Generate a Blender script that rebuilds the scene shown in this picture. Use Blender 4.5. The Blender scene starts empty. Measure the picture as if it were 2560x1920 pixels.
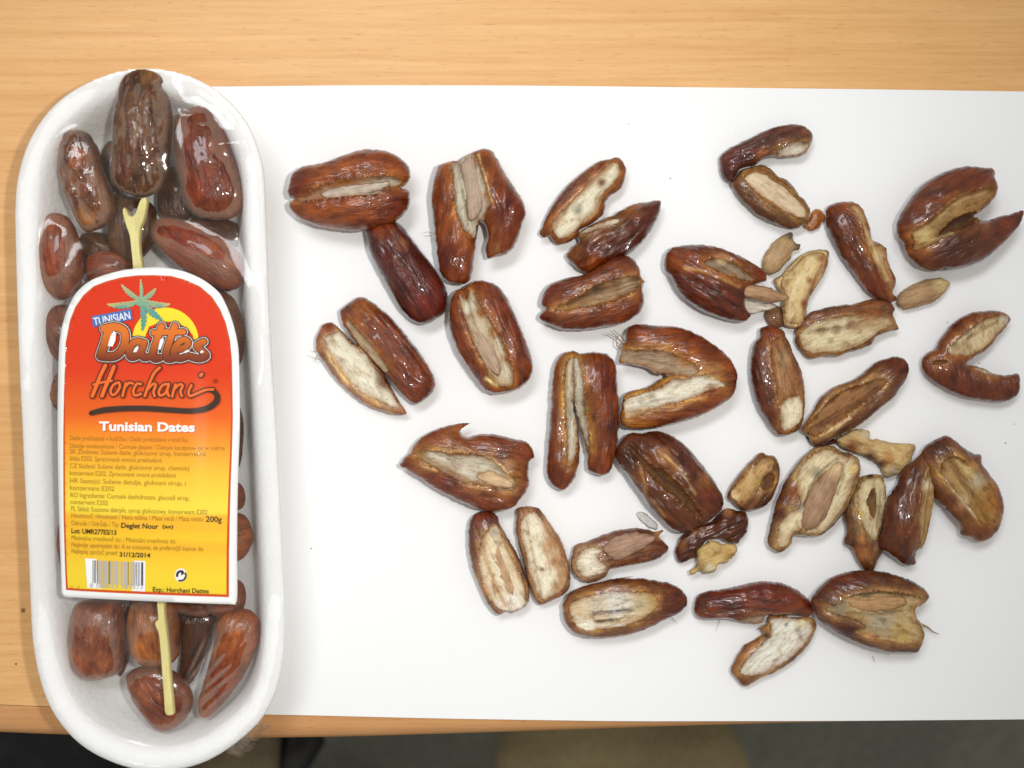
import bpy, math, random
import numpy as np
from mathutils import Vector, Matrix, noise, geometry

# ------------------------------------------------------------------ camera, world, lamps, exposure
SC = bpy.context.scene
COL = SC.collection
S = 0.210 / 1587.0            # metres per photograph pixel on the table (the sheet is A4, 210 mm = 1587 px)
D = 0.38                      # lens height above the table
cam = bpy.data.cameras.new('camera'); cam_o = bpy.data.objects.new('camera', cam); COL.objects.link(cam_o)
cam_o.location = (0, 0, D)
cam.sensor_width = 36; cam.lens = 18 * D / (1280 * S)
cam.dof.use_dof = True; cam.dof.focus_distance = 0.372; cam.dof.aperture_fstop = 8.5
cam.clip_start = 0.01; cam.clip_end = 20
SC.camera = cam_o
W = bpy.data.worlds.new('World'); SC.world = W; W.use_nodes = True
W.node_tree.nodes['Background'].inputs[0].default_value = (1.0, 0.97, 0.92, 1)
W.node_tree.nodes['Background'].inputs[1].default_value = 0.41
SC.view_settings.view_transform = 'Standard'; SC.view_settings.look = 'None'
SC.view_settings.exposure = 0.0; SC.view_settings.gamma = 1.0
SC.render.engine = 'CYCLES'
SC.cycles.max_bounces = 8; SC.cycles.transparent_max_bounces = 12
SC.cycles.caustics_reflective = False; SC.cycles.caustics_refractive = False

def lamp(name, kind, loc, target, energy, color, **kw):
    l = bpy.data.lights.new(name, kind); o = bpy.data.objects.new(name, l); COL.objects.link(o)
    o.location = loc
    o.rotation_euler = (Vector(target) - Vector(loc)).to_track_quat('-Z', 'Y').to_euler()
    l.energy = energy; l.color = color
    for k, v in kw.items(): setattr(l, k, v)
    return o
# the camera's flash sits right of the lens; a fluorescent ceiling lamp hangs beyond the table's far side
lamp('flash', 'SPOT', (0.066, 0.022, 0.385), (-0.085, 0.02, 0), 3.1, (1.0, 0.975, 0.93),
     shadow_soft_size=0.009, spot_size=math.radians(92), spot_blend=1.0)
lamp('ceiling_lamp', 'AREA', (-0.24, 0.50, 1.15), (0, 0, 0), 6.8, (0.92, 0.965, 1.0), shape='RECTANGLE', size=0.6, size_y=0.22)

# ------------------------------------------------------------------ helpers
def P(px, py, z=0.0):
    """point of the place at height z that stands at photograph pixel px, py"""
    s = S * (D - z) / D
    return Vector(((px - 1280) * s, (960 - py) * s, z))
CROP = {'A': (680, 340, 3.0722), 'B': (1320, 280, 3.0722), 'C': (1840, 280, 3.0722), 'D': (740, 700, 3.5677),
        'E': (960, 1020, 2.765), 'F': (1320, 780, 3.5677), 'G': (1840, 760, 3.0722), 'H': (1500, 1050, 3.5677),
        'I': (1880, 1050, 3.2529), 'J': (1700, 1380, 3.0722), 'T': (0, 120, 2.7653), 'U': (100, 640, 3.687),
        'V': (100, 1060, 3.5296), 'W': (0, 1380, 2.765), 'M': (0, 0, 0.86406), 'S': (0, 0, 1.0)}
def src(crop, pts):
    x0, y0, s = CROP[crop]
    a = np.array(pts, float)
    return np.stack([x0 + a[:, 0] / s, y0 + a[:, 1] / s], 1)

def link(name, me, mat=None, parent=None, smooth=True):
    o = bpy.data.objects.new(name, me); COL.objects.link(o)
    if mat: me.materials.append(mat)
    if smooth: me.polygons.foreach_set('use_smooth', [True] * len(me.polygons))
    if parent: o.parent = parent
    return o
def tag(o, label, cat, group=None, kind=None):
    if label: o['label'] = label
    if cat: o['category'] = cat
    if group: o['group'] = group
    if kind: o['kind'] = kind
    return o
def empty(name, loc, label, cat, group=None):
    o = bpy.data.objects.new(name, None); COL.objects.link(o); o.location = loc; o.empty_display_size = 0.01
    return tag(o, label, cat, group)
def mesh(name, v, f, uv=None, col=None):
    me = bpy.data.meshes.new(name)
    v = np.asarray(v, float)
    me.from_pydata(v.tolist(), [], [tuple(int(i) for i in t) for t in f])
    if uv is not None:
        L = me.uv_layers.new(name='UVMap')
        idx = np.empty(len(me.loops), int); me.loops.foreach_get('vertex_index', idx)
        L.data.foreach_set('uv', np.asarray(uv, float)[idx].ravel())
    if col is not None:
        A = me.color_attributes.new('Col', 'FLOAT_COLOR', 'POINT')
        A.data.foreach_set('color', np.concatenate([col, np.ones((len(col), 1))], 1).ravel())
    me.update()
    return me

# ---- node materials
class N:
    def __init__(s, name):
        s.m = bpy.data.materials.new(name); s.m.use_nodes = True
        s.t = s.m.node_tree; s.t.nodes.clear()
        s.out = s.t.nodes.new('ShaderNodeOutputMaterial')
    def n(s, typ, **kw):
        x = s.t.nodes.new('ShaderNode' + typ)
        for k, v in kw.items():
            if k.startswith('i_'): s.put(x.inputs[k[2:].replace('_', ' ')], v)
            else: setattr(x, k, v)
        return x
    def put(s, inp, v):
        if hasattr(v, 'is_output'): s.t.links.new(v, inp)
        else:
            if isinstance(v, (tuple, list)) and len(v) == 3 and inp.type == 'RGBA': v = (*v, 1)
            inp.default_value = v
    def noise(s, vec, scale, detail=3, rough=.55, dist=0.0):
        x = s.n('TexNoise', i_Scale=scale, i_Detail=detail, i_Roughness=rough, i_Distortion=dist)
        s.put(x.inputs['Vector'], vec); return x.outputs['Fac']
    def mapping(s, vec, scale, loc=(0, 0, 0), rot=(0, 0, 0)):
        x = s.n('Mapping'); s.put(x.inputs['Vector'], vec)
        x.inputs['Scale'].default_value = scale; x.inputs['Location'].default_value = loc; x.inputs['Rotation'].default_value = rot
        return x.outputs[0]
    def ramp(s, fac, stops):
        x = s.n('ValToRGB'); s.put(x.inputs[0], fac); e = x.color_ramp.elements
        while len(e) < len(stops): e.new(0.5)
        for k, (p, c) in enumerate(stops):
            e[k].position = p; e[k].color = (*c, 1) if not isinstance(c, (int, float)) else (c, c, c, 1)
        return x.outputs[0]
    def mix(s, fac, a, b, mode='MIX'):
        x = s.n('Mix', data_type='RGBA', blend_type=mode)
        s.put(x.inputs[0], fac); s.put(x.inputs[6], a); s.put(x.inputs[7], b); return x.outputs[2]
    def math(s, op, a, b=0.0, clamp=False):
        x = s.n('Math', operation=op, use_clamp=clamp); s.put(x.inputs[0], a); s.put(x.inputs[1], b); return x.outputs[0]
    def bump(s, h, strength, dist, normal=None):
        x = s.n('Bump'); x.inputs['Strength'].default_value = strength; x.inputs['Distance'].default_value = dist
        s.put(x.inputs['Height'], h)
        if normal is not None: s.put(x.inputs['Normal'], normal)
        return x.outputs[0]
    def principled(s, color, rough=.5, normal=None, **kw):
        b = s.n('BsdfPrincipled')
        s.put(b.inputs['Base Color'], color); s.put(b.inputs['Roughness'], rough)
        if normal is not None: s.put(b.inputs['Normal'], normal)
        for k, v in kw.items(): s.put(b.inputs[k.replace('_', ' ')], v)
        s.t.links.new(b.outputs[0], s.out.inputs[0])
        return s.m
def plain(name, color, rough=.5, **kw):
    n = N(name); return n.principled(color, rough, **kw)

def m_skin(name, gloss, fine):
    n = N(name)
    col = n.n('Attribute', attribute_name='Col').outputs['Color']
    uv = n.n('UVMap', uv_map='UVMap').outputs[0]
    blot = n.noise(n.mapping(uv, (1.0, 2.0, 1)), 1.6, 4, .6)
    streak = n.noise(n.mapping(uv, (.7, 3.6, 1)), 1.7, 3, .55, .6)
    fineg = n.noise(uv, 16, 3, .65)
    c = n.mix(.85, col, n.ramp(blot, [(.30, (.36, .24, .25)), (.5, (1.0, .96, .94)), (.70, (1.7, 1.8, 1.4))]), 'MULTIPLY')
    c = n.mix(.42, c, n.ramp(streak, [(.28, (.55, .44, .42)), (.5, (1, 1, 1)), (.75, (1.25, 1.3, 1.2))]), 'MULTIPLY')
    c = n.mix(.35, c, n.ramp(fineg, [(.3, (.6, .55, .5)), (.6, (1.1, 1.1, 1.1))]), 'MULTIPLY')
    w = n.noise(n.mapping(uv, (.8, 4.0, 1)), 1.7, 3, .55, .9)
    w2 = n.noise(n.mapping(uv, (2.0, 4.5, 1)), 5.0, 3, .6, .5)
    h = n.math('ADD', n.math('MULTIPLY', w, 1.0), n.math('MULTIPLY', w2, fine))
    nb = n.bump(h, .6, .0010)
    nb = n.bump(n.noise(uv, 22, 2, .5), .18, .00025, nb)
    r = n.ramp(fineg, [(.35, gloss), (.7, gloss + .12)])
    return n.principled(c, r, nb, Subsurface_Weight=.18, Subsurface_Radius=(.0035, .0011, .0004), Subsurface_Scale=1.0,
                        Coat_Weight=.35, Coat_Roughness=.06, Specular_IOR_Level=.36)
def m_flesh():
    n = N('date_flesh')
    col = n.n('Attribute', attribute_name='Col').outputs['Color']
    uv = n.n('UVMap', uv_map='UVMap').outputs[0]
    fib = n.noise(n.mapping(uv, (.8, 3.6, 1)), 2.6, 5, .65, 1.6)
    blot = n.noise(n.mapping(uv, (1, 1.7, 1)), 2.2, 4, .6)
    speck = n.noise(uv, 17, 3, .6)
    c = n.mix(.8, col, n.ramp(fib, [(.27, (.52, .38, .25)), (.42, (.96, .93, .88)), (.7, (1.16, 1.18, 1.2))]), 'MULTIPLY')
    c = n.mix(.75, c, n.ramp(blot, [(.32, (.48, .31, .17)), (.47, (.98, .95, .90)), (.75, (1.16, 1.18, 1.2))]), 'MULTIPLY')
    c = n.mix(.8, c, n.ramp(speck, [(.31, (.28, .2, .15)), (.38, (1, 1, 1))]), 'MULTIPLY')
    h = n.math('ADD', fib, n.math('MULTIPLY', n.noise(uv, 12, 4, .65), .7))
    return n.principled(c, n.ramp(blot, [(.3, .34), (.7, .6)]), n.bump(h, .8, .0009), Subsurface_Weight=.12,
                        Subsurface_Radius=(.002, .0012, .0006), Subsurface_Scale=1.0, Specular_IOR_Level=.4)
def m_pit():
    n = N('date_pit')
    col = n.n('Attribute', attribute_name='Col').outputs['Color']
    uv = n.n('UVMap', uv_map='UVMap').outputs[0]
    fib = n.noise(n.mapping(uv, (.7, 6, 1)), 2.6, 4, .6, .3)
    bl = n.noise(uv, 3.5, 3, .6)
    c = n.mix(.75, col, n.ramp(fib, [(.3, (.55, .46, .40)), (.5, (1, 1, 1)), (.72, (1.25, 1.22, 1.2))]), 'MULTIPLY')
    c = n.mix(.6, c, n.ramp(bl, [(.3, (.68, .6, .55)), (.6, (1.1, 1.1, 1.1))]), 'MULTIPLY')
    return n.principled(c, .5, n.bump(fib, .6, .0006), Specular_IOR_Level=.4)
SKIN = m_skin('date_skin', .13, .3)
DRY = m_skin('dry_date_skin', .19, .6)
FLESH = m_flesh(); PIT = m_pit()

# ------------------------------------------------------------------ body builder: an outline swells to a closed rounded body
def spline(p, step):
    """closed Catmull-Rom curve through p, resampled at about step"""
    p = np.asarray(p, float); n = len(p); out = []
    for i in range(n):
        a, b, c, d = p[i - 1], p[i], p[(i + 1) % n], p[(i + 2) % n]
        k = max(1, int(round(np.linalg.norm(c - b) / step)))
        for j in range(k):
            t = j / k
            out.append(.5 * ((2 * b) + (c - a) * t + (2 * a - 5 * b + 4 * c - d) * t * t + (3 * b - a - 3 * c + d) * t ** 3))
    return np.array(out)
def inside(poly, q):
    x, y = q[:, 0], q[:, 1]; r = np.zeros(len(q), bool)
    for (x0, y0), (x1, y1) in zip(poly, np.roll(poly, -1, 0)):
        m = (y0 > y) != (y1 > y)
        if y1 != y0: r ^= m & (x < (x1 - x0) * (y - y0) / (y1 - y0) + x0)
    return r
def dist(poly, q, closed=True):
    a = poly; b = np.roll(poly, -1, 0)
    if not closed: a, b = a[:-1], b[:-1]
    best = np.full(len(q), 1e9)
    for p0, p1 in zip(a, b):
        e = p1 - p0; L = max(e @ e, 1e-12)
        t = np.clip(((q - p0) @ e) / L, 0, 1)
        dd = q - p0 - t[:, None] * e
        best = np.minimum(best, (dd * dd).sum(1))
    return np.sqrt(best)
def cg(K, rhs, free, x0, it=260):
    i, j, w = K; n = len(rhs)
    deg = np.bincount(i, w, n) + np.bincount(j, w, n)
    def A(x): return deg * x - np.bincount(i, w * x[j], n) - np.bincount(j, w * x[i], n)
    x = x0.copy(); r = (rhs - A(x)) * free
    M = 1 / np.maximum(deg, 1e-9); z = r * M; p = z.copy(); rz = r @ z
    tol = 1e-9 * max(rz, 1e-30)
    for _ in range(it):
        if rz < tol: break
        Ap = A(p) * free; a = rz / max(p @ Ap, 1e-30)
        x += a * p; r -= a * Ap; z = r * M * free; rn = r @ z
        p = z + (rn / rz) * p; rz = rn
    return x

SEED = [0]
ALLOBJ = {}
def lobe(root, crop, o, tint, k=.9, kb=.8, z0=.0003, flesh=(), spots=(), wr=.35, name='skin', mat=None, edge=None,
         step=.45, rough=.22, lines=(), skf=(.58, .37, .29), coat_to=None, label=None, cap=None, lift=0.0, press=None, slump=1.0):
    """One rounded body. o: outline in crop pixels. flesh: (polygon, depth mm, colour, lip mm, name). spots: (x, y, r, colour).
    Heights are solved (Poisson for the swelling, Laplace for the cut faces), so thickness follows width."""
    SEED[0] += 1; sd = SEED[0] * 7.31
    mat = mat or SKIN
    ps = src(crop, o)
    # half-width, so that the outline can be set at the height of the silhouette
    mid = np.array([P(x, y) [:2] for x, y in ps]) * 1000
    lo, hi = mid.min(0), mid.max(0)
    g = np.stack(np.meshgrid(np.arange(lo[0], hi[0], 1.2), np.arange(lo[1], hi[1], 1.2)), -1).reshape(-1, 2)
    g = g[inside(mid, g)]
    wmax = dist(mid, g).max() if len(g) else 2.0
    zc = z0 + kb * wmax * .95 / 1000
    def to2(pts): return np.array([P(x, y, zc)[:2] for x, y in pts]) * 1000
    out = spline(to2(ps), step)
    # small irregularities of the outline
    nrm = np.roll(out, -1, 0) - np.roll(out, 1, 0); nrm = np.stack([nrm[:, 1], -nrm[:, 0]], 1); nrm /= np.maximum(np.linalg.norm(nrm, axis=1), 1e-9)[:, None]
    jit = np.array([noise.noise((p[0] * .55, p[1] * .55, sd)) + .5 * noise.noise((p[0] * 1.5, p[1] * 1.5, sd)) + .75 * noise.noise((p[0] * 2.9, p[1] * 3.1, sd)) for p in out])
    out = out + nrm * (jit * rough)[:, None]
    polys = []
    for fl in flesh:
        q = spline(to2(src(crop, fl[0])), step)
        fj = np.array([noise.noise((p[0] * .9, p[1] * .9, sd + 3)) for p in q]); fj2 = np.array([noise.noise((p[0] * .9, p[1] * .9, sd + 9)) for p in q])
        polys.append(q + np.stack([fj, fj2], 1) * .3 + np.stack([np.array([noise.noise((p[0] * 1.6, p[1] * 1.6, sd + 31)) for p in q]), np.array([noise.noise((p[0] * 1.6, p[1] * 1.6, sd + 37)) for p in q])], 1) * .3)
    # interior points
    lo, hi = out.min(0) - 1, out.max(0) + 1
    xs = np.arange(lo[0], hi[0], step); ys = np.arange(lo[1], hi[1], step * .866)
    g = np.stack(np.meshgrid(xs, ys), -1); g[1::2, :, 0] += step * .5; g = g.reshape(-1, 2)
    g = g[inside(out, g)]
    dmin = dist(out, g)
    for q in polys: dmin = np.minimum(dmin, dist(q, g))
    g = g[dmin > step * .55]
    pts = [out]; edges = []; base = 0
    for q in [out] + polys:
        n = len(q); edges += [(base + i, base + (i + 1) % n) for i in range(n)]; base += n
    allp = np.concatenate([out] + polys + [g])
    vo, eo, fo, _, _, _ = geometry.delaunay_2d_cdt([Vector(p) for p in allp], edges, [], 0, 1e-5, False)
    v = np.array([(p.x, p.y) for p in vo]); f = np.array([t for t in fo if len(t) == 3])
    cen = v[f].mean(1)
    f = f[inside(out, cen)]; cen = v[f].mean(1)
    area = .5 * ((v[f[:, 1], 0] - v[f[:, 0], 0]) * (v[f[:, 2], 1] - v[f[:, 0], 1]) - (v[f[:, 2], 0] - v[f[:, 0], 0]) * (v[f[:, 1], 1] - v[f[:, 0], 1]))
    f = f[np.abs(area) > 1e-6]
    used = np.unique(f); re = -np.ones(len(v), int); re[used] = np.arange(len(used)); v = v[used]; f = re[f]
    cen = v[f].mean(1)
    area = .5 * ((v[f[:, 1], 0] - v[f[:, 0], 0]) * (v[f[:, 2], 1] - v[f[:, 0], 1]) - (v[f[:, 2], 0] - v[f[:, 0], 0]) * (v[f[:, 1], 1] - v[f[:, 0], 1]))
    f[area < 0] = f[area < 0][:, ::-1]; area = np.abs(area)
    reg = np.zeros(len(f), int)
    for qi, q in enumerate(polys): reg[(reg == 0) & inside(q, cen)] = qi + 1
    nv = len(v)
    ed = np.concatenate([f[:, [0, 1]], f[:, [1, 2]], f[:, [2, 0]]]); es = np.sort(ed, 1)
    ue, cnt = np.unique(es, axis=0, return_counts=True)
    bverts = np.zeros(nv, bool); bverts[ue[cnt == 1].ravel()] = True
    # cotangent weights
    I, J, Wt = [], [], []
    for a, b, c in ((0, 1, 2), (1, 2, 0), (2, 0, 1)):
        p, q, r = v[f[:, a]], v[f[:, b]], v[f[:, c]]
        e1, e2 = p - r, q - r
        cr = np.abs(e1[:, 0] * e2[:, 1] - e1[:, 1] * e2[:, 0])
        I.append(f[:, a]); J.append(f[:, b]); Wt.append(np.clip(.5 * (e1 * e2).sum(1) / np.maximum(cr, 1e-9), .02, 4))
    K = (np.concatenate(I), np.concatenate(J), np.concatenate(Wt))
    Mv = np.bincount(f.ravel(), np.repeat(area / 3, 3), nv)
    u = cg(K, Mv, (~bverts).astype(float), np.zeros(nv))
    w = np.sqrt(np.maximum(2 * u, 0))
    wm = w.max()
    if cap: w = np.where(w > cap * wm, cap * wm + (w - cap * wm) * .25, w)
    # local axis for wrinkles and grain
    c0 = v.mean(0); cov = np.cov((v - c0).T); ev, evec = np.linalg.eigh(cov); ax = evec[:, 1]; ay = np.array([-ax[1], ax[0]])
    ua, va = (v - c0) @ ax, (v - c0) @ ay
    # wrinkles
    wn = np.empty(nv); wn2 = np.empty(nv)
    for i in range(nv):
        wn[i] = noise.noise((ua[i] * .10 + .25 * math.sin(va[i] * .5 + sd), va[i] * .42, sd)) + .5 * noise.noise((ua[i] * .3, va[i] * .9, sd + 5))
        wn2[i] = noise.noise((ua[i] * .22, va[i] * .22, sd + 11))
    fade = np.clip(w / (wm * .55), 0, 1)
    rid = np.empty(nv)
    for i in range(nv):
        q_ = (ua[i] * .16, va[i] * .62, sd + 21)
        rid[i] = 1 - 2.2 * abs(noise.noise(q_) + .35 * noise.noise((ua[i] * .45, va[i] * 1.3, sd + 25)))
    zt = k * w + (wn * wr + wn2 * wr * .9 + (rid * .55 * max(wr - .28, 0) + .06 * rid)) * fade
    sk_f = np.array(skf) if mat in (SKIN, DRY) else np.ones(3)
    col = np.tile(np.array(tint, float) * sk_f, (nv, 1))
    inf = np.zeros(nv, bool)
    for qi, q in enumerate(polys):
        fl = flesh[qi]; lip = fl[3] if len(fl) > 3 else .3
        dq = dist(q, v); sk = ~inside(q, v)
        e = np.exp(-dq / 1.5) * sk
        zt = zt - lip * e * fade
        if edge is not None:
            m = (np.exp(-dq / 1.4) * sk * (.75 + .6 * wn))[:, None].clip(0, .9)
            col = col * (1 - m) + np.array(edge) * m
    for (sx, sy, sr, sc_) in spots:
        c = to2(src(crop, [(sx, sy)]))[0]; r = sr / CROP[crop][2] * S * 1000
        dd = np.linalg.norm(v - c, axis=1) / r
        dd = dd * (1 + .35 * wn)
        m = np.clip(1.25 - dd, 0, 1)[:, None] ** .8
        col = col * (1 - m) + np.array(sc_) * sk_f * m
    LN = []
    for pts_, lw_, lc_, ld_ in lines:
        pl = to2(src(crop, pts_))
        pl = np.array([pl[0] + (pl[-1] - pl[0]) * 0] + list(pl[1:]))
        dl = dist(pl, v, False) + .25 * np.abs(wn2) + .22 * wn
        LN.append((np.exp(-(np.maximum(dl, 0) / (lw_ / CROP[crop][2] * S * 1000 * .8)) ** 2), np.array(lc_), ld_))
    for e_, lc_, ld_ in LN:
        col = col * (1 - .9 * e_[:, None]) + lc_ * .9 * e_[:, None]
    # cut faces
    regv = [np.unique(f[reg == qi + 1]) for qi in range(len(polys))]
    ztop = zt.copy()
    for qi, q in enumerate(polys):
        if not len(regv[qi]): continue
        isin = np.zeros(nv, bool); isin[regv[qi]] = True
        other = np.zeros(nv, bool); other[np.unique(f[reg != qi + 1])] = True
        free = isin & ~other & ~bverts
        ztop = cg(K, np.zeros(nv), free.astype(float), ztop, 300)
        uu = cg(K, Mv, free.astype(float), np.zeros(nv)); uu = np.sqrt(np.maximum(uu, 0)); uu /= max(uu.max(), 1e-9)
        dep = flesh[qi][1]
        fn = np.zeros(nv)
        for i in np.nonzero(free)[0]:
            fn[i] = noise.noise((ua[i] * .35, va[i] * 1.1, sd + 2)) * .35 + noise.noise((ua[i] * .9, va[i] * 1.6, sd + 4)) * .2
        ztop = ztop - dep * uu ** .8 + fn * np.clip(uu * 2.5, 0, 1) * free
    for e_, lc_, ld_ in LN: ztop = ztop - ld_ * e_ * np.clip(w / .8, 0, 1)
    zbot = -kb * w
    zc_mm = kb * wm * slump
    zb = np.maximum(zbot, -zc_mm)
    base_z = z0 * 1000 + zc_mm
    zT, zB = ztop + base_z, zb + base_z
    zT[bverts] = base_z; zB[bverts] = base_z
    zT = np.maximum(zT, zB + .12)
    zT[bverts] = base_z
    if press is not None: zT = np.minimum(zT, press)
    loc = np.array(root.location) * 1000 if root is not None else np.zeros(3)
    uv = np.stack([ua / 10 + sd, va / 10 + sd * .37], 1)
    V3 = lambda z: (np.concatenate([v, z[:, None]], 1) - loc) / 1000
    made = []
    # skin: top outside the cut faces + underside, sharing the outline
    ft = f[reg == 0]
    bi = np.arange(nv) + nv; bi[bverts] = np.nonzero(bverts)[0]
    fb = bi[f[:, ::-1]]
    fv = np.concatenate([ft, fb]); vv = np.concatenate([V3(zT), V3(zB)])
    used = np.unique(fv); re = -np.ones(2 * nv, int); re[used] = np.arange(len(used))
    me = mesh(name, vv[used], re[fv], np.concatenate([uv, uv])[used], np.concatenate([col, col])[used])
    ob = link(name, me, mat, root)
    if label: ob['label'] = label
    made.append(ob)
    for qi, fl in enumerate(flesh):
        fq = f[reg == qi + 1]
        if not len(fq): continue
        used = np.unique(fq); re = -np.ones(nv, int); re[used] = np.arange(len(used))
        cc = np.tile(np.array(fl[2], float) * 1.06, (len(used), 1))
        # the pulp near the skin is amber
        db = dist(polys[qi], v[used])
        m = (np.exp(-db / .95) * (.85 + .5 * wn[used]))[:, None].clip(0, 1)
        cc = cc * (1 - m) + np.array((.26, .105, .024)) * m
        for (sx, sy, sr, sc_) in spots:
            c = to2(src(crop, [(sx, sy)]))[0]; r = sr / CROP[crop][2] * S * 1000
            dd = np.linalg.norm(v[used] - c, axis=1) / r * (1 + .35 * wn[used])
            mm = np.clip(1.25 - dd, 0, 1)[:, None] ** .8
            cc = cc * (1 - mm) + np.array(sc_) * mm
        for e_, lc_, ld_ in LN:
            ee = (e_[used] * (.75 + .6 * wn[used])).clip(0, 1)[:, None]; cc = cc * (1 - ee) + lc_ * ee
        nm = fl[4] if len(fl) > 4 else 'flesh'
        made.append(link(nm, mesh(nm, V3(zT)[used], re[fq], uv[used], cc), FLESH, root))
    return dict(v=v, z=zT, out=out, objs=made, base=base_z)

def surf(info, crop, o):
    """mean top height (m) of a body under an outline"""
    q = np.array([P(x, y, info['base'] / 1000)[:2] for x, y in src(crop, o)]) * 1000
    m = inside(q, info['v'])
    return float(np.median(info['z'][m])) / 1000 if m.any() else float(info['z'].max()) / 1000
def pit(root, info, crop, o, tint=(.34, .21, .12), sink=.0012, k=.75, kb=.4, **kw):
    return lobe(root, crop, o, tint, k=k, kb=kb, z0=surf(info, crop, o) - sink, wr=.22, name=kw.pop('name', 'pit'), mat=PIT, rough=.3, **kw)
def fibre(root, crop, pts, z, r=.00011, mat=None, name='fibre'):
    ps = [P(x, y, z + (i % 2) * .0006) - root.location for i, (x, y) in enumerate(src(crop, pts))]
    V, F = [], []
    n = len(ps); s = 5
    for i, p in enumerate(ps):
        t = (ps[min(i + 1, n - 1)] - ps[max(i - 1, 0)]).normalized()
        a = t.cross(Vector((0, 0, 1))).normalized(); b = t.cross(a)
        rr = r * (1 - .75 * i / (n - 1))
        V += [p + a * rr * math.cos(2 * math.pi * q / s) + b * rr * math.sin(2 * math.pi * q / s) for q in range(s)]
    for i in range(n - 1):
        for q in range(s): F.append((i * s + q, i * s + (q + 1) % s, (i + 1) * s + (q + 1) % s, (i + 1) * s + q))
    F += [tuple(range(s))[::-1], tuple(range((n - 1) * s, n * s))]
    return link(name, mesh(name, V, F), mat or FIBRE, root)
FIBRE = plain('dry_fibre', (.34, .24, .14), .7)
def place(crop, x, y, z=0.0):
    p = src(crop, [(x, y)])[0]; return P(p[0], p[1], z)

# colours of the fruit itself
AMB = (.40, .145, .024); ORB = (.33, .105, .022); RED = (.21, .045, .016); MAR = (.125, .024, .013); DRK = (.105, .040, .016); BRN = (.20, .075, .024)
TAN = (.40, .20, .09); CRM = (.80, .76, .62); GRY = (.56, .52, .43); YEL = (.70, .55, .28); HON = (.36, .185, .055); SEED_ = (.36, .23, .14)
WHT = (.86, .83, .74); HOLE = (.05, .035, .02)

# ------------------------------------------------------------------ setting: table, floor
def wood(name, c0, c1, c2):
    n = N(name)
    co = n.n('TexCoord').outputs['Object']
    big = n.noise(n.mapping(co, (5, 60, 20)), 1.0, 3, .5, .3)
    g1 = n.noise(n.mapping(co, (9, 330, 60)), 1.0, 5, .6, .5)
    g2 = n.noise(n.mapping(co, (55, 900, 100)), 1.0, 3, .6)
    pores = n.noise(n.mapping(co, (190, 1500, 100), (3, 1, 0)), 1.0, 2, .5)
    c = n.ramp(g1, [(.25, c0), (.5, c1), (.78, c2)])
    c = n.mix(.55, c, n.ramp(big, [(.3, (.90, .86, .80)), (.5, (1, 1, 1)), (.7, (1.07, 1.09, 1.12))]), 'MULTIPLY')
    c = n.mix(.5, c, n.ramp(g2, [(.3, (.90, .87, .82)), (.6, (1.05, 1.05, 1.05))]), 'MULTIPLY')
    c = n.mix(.5, c, n.ramp(pores, [(.29, (.70, .60, .50)), (.38, (1, 1, 1))]), 'MULTIPLY')
    # two small knots left of the tray
    for (x, y, r) in ((58, 1526, 8), (40, 1660, 4)):
        p = P(x, y)
        d = n.n('VectorMath', operation='DISTANCE'); n.put(d.inputs[0], n.mapping(co, (1, 1, 0))); d.inputs[1].default_value = (p.x, p.y, 0)
        c = n.mix(n.ramp(n.math('DIVIDE', d.outputs['Value'], r * S), [(.45, 1.0), (1.0, 0.0)]), c, (.24, .11, .04))
    return n.principled(c, .42, n.bump(g2, .12, .0002), Specular_IOR_Level=.3)
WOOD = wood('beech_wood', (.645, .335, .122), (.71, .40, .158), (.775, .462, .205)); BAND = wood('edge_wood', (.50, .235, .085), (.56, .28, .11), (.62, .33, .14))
def table():
    # front edge, gently bowed like the photograph's
    fr = [(-700, 1800), (-300, 1826), (0, 1844), (330, 1854), (660, 1858), (1030, 1849), (1400, 1836), (1900, 1820), (2560, 1803), (3300, 1778)]
    pr = []
    R = .006
    for a in np.linspace(0, math.pi / 2, 7): pr.append((R * (1 - math.sin(a)), -R * (1 - math.cos(a))))   # rounded arris
    pr += [(0, -.018), (.0, -.024), (.004, -.026)]
    V, F, VT, FT = [], [], [], []
    xs = np.linspace(-700, 3300, 61)
    fx, fy = np.array(fr).T
    # smooth interpolation
    for x in xs:
        y = np.interp(x, fx, fy)
        y = np.mean([np.interp(x + d, fx, fy) for d in np.linspace(-240, 240, 13)])
        p = P(x, y)
        back = p.y + .0105
        V.append((p.x, back, 0))
        for (dy, z) in pr: V.append((p.x, p.y + dy, z))
        V.append((p.x, back, -.026))
        VT += [(p.x, .62, 0), (p.x, back + .0002, 0), (p.x, back + .0002, -.026), (p.x, .62, -.026)]
    m = len(pr) + 2
    for i in range(len(xs) - 1):
        for j in range(4): FT.append((i * 4 + j, i * 4 + (j + 1) % 4, (i + 1) * 4 + (j + 1) % 4, (i + 1) * 4 + j))
    FT += [(3, 2, 1, 0), tuple(range(len(VT) - 4, len(VT)))]
    t = empty('table', (0, 0, 0), 'beech wood table with fine horizontal grain under the paper and the tray', 'table')
    link('tabletop', mesh('tabletop', VT, FT), WOOD, t, smooth=False)
    for i in range(len(xs) - 1):
        for j in range(m):
            F.append((i * m + j, i * m + (j + 1) % m, (i + 1) * m + (j + 1) % m, (i + 1) * m + j))
    F += [tuple(range(m))[::-1], tuple(range((len(xs) - 1) * m, len(xs) * m))]
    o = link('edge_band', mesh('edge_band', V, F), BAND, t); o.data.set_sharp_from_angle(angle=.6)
table()

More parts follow.
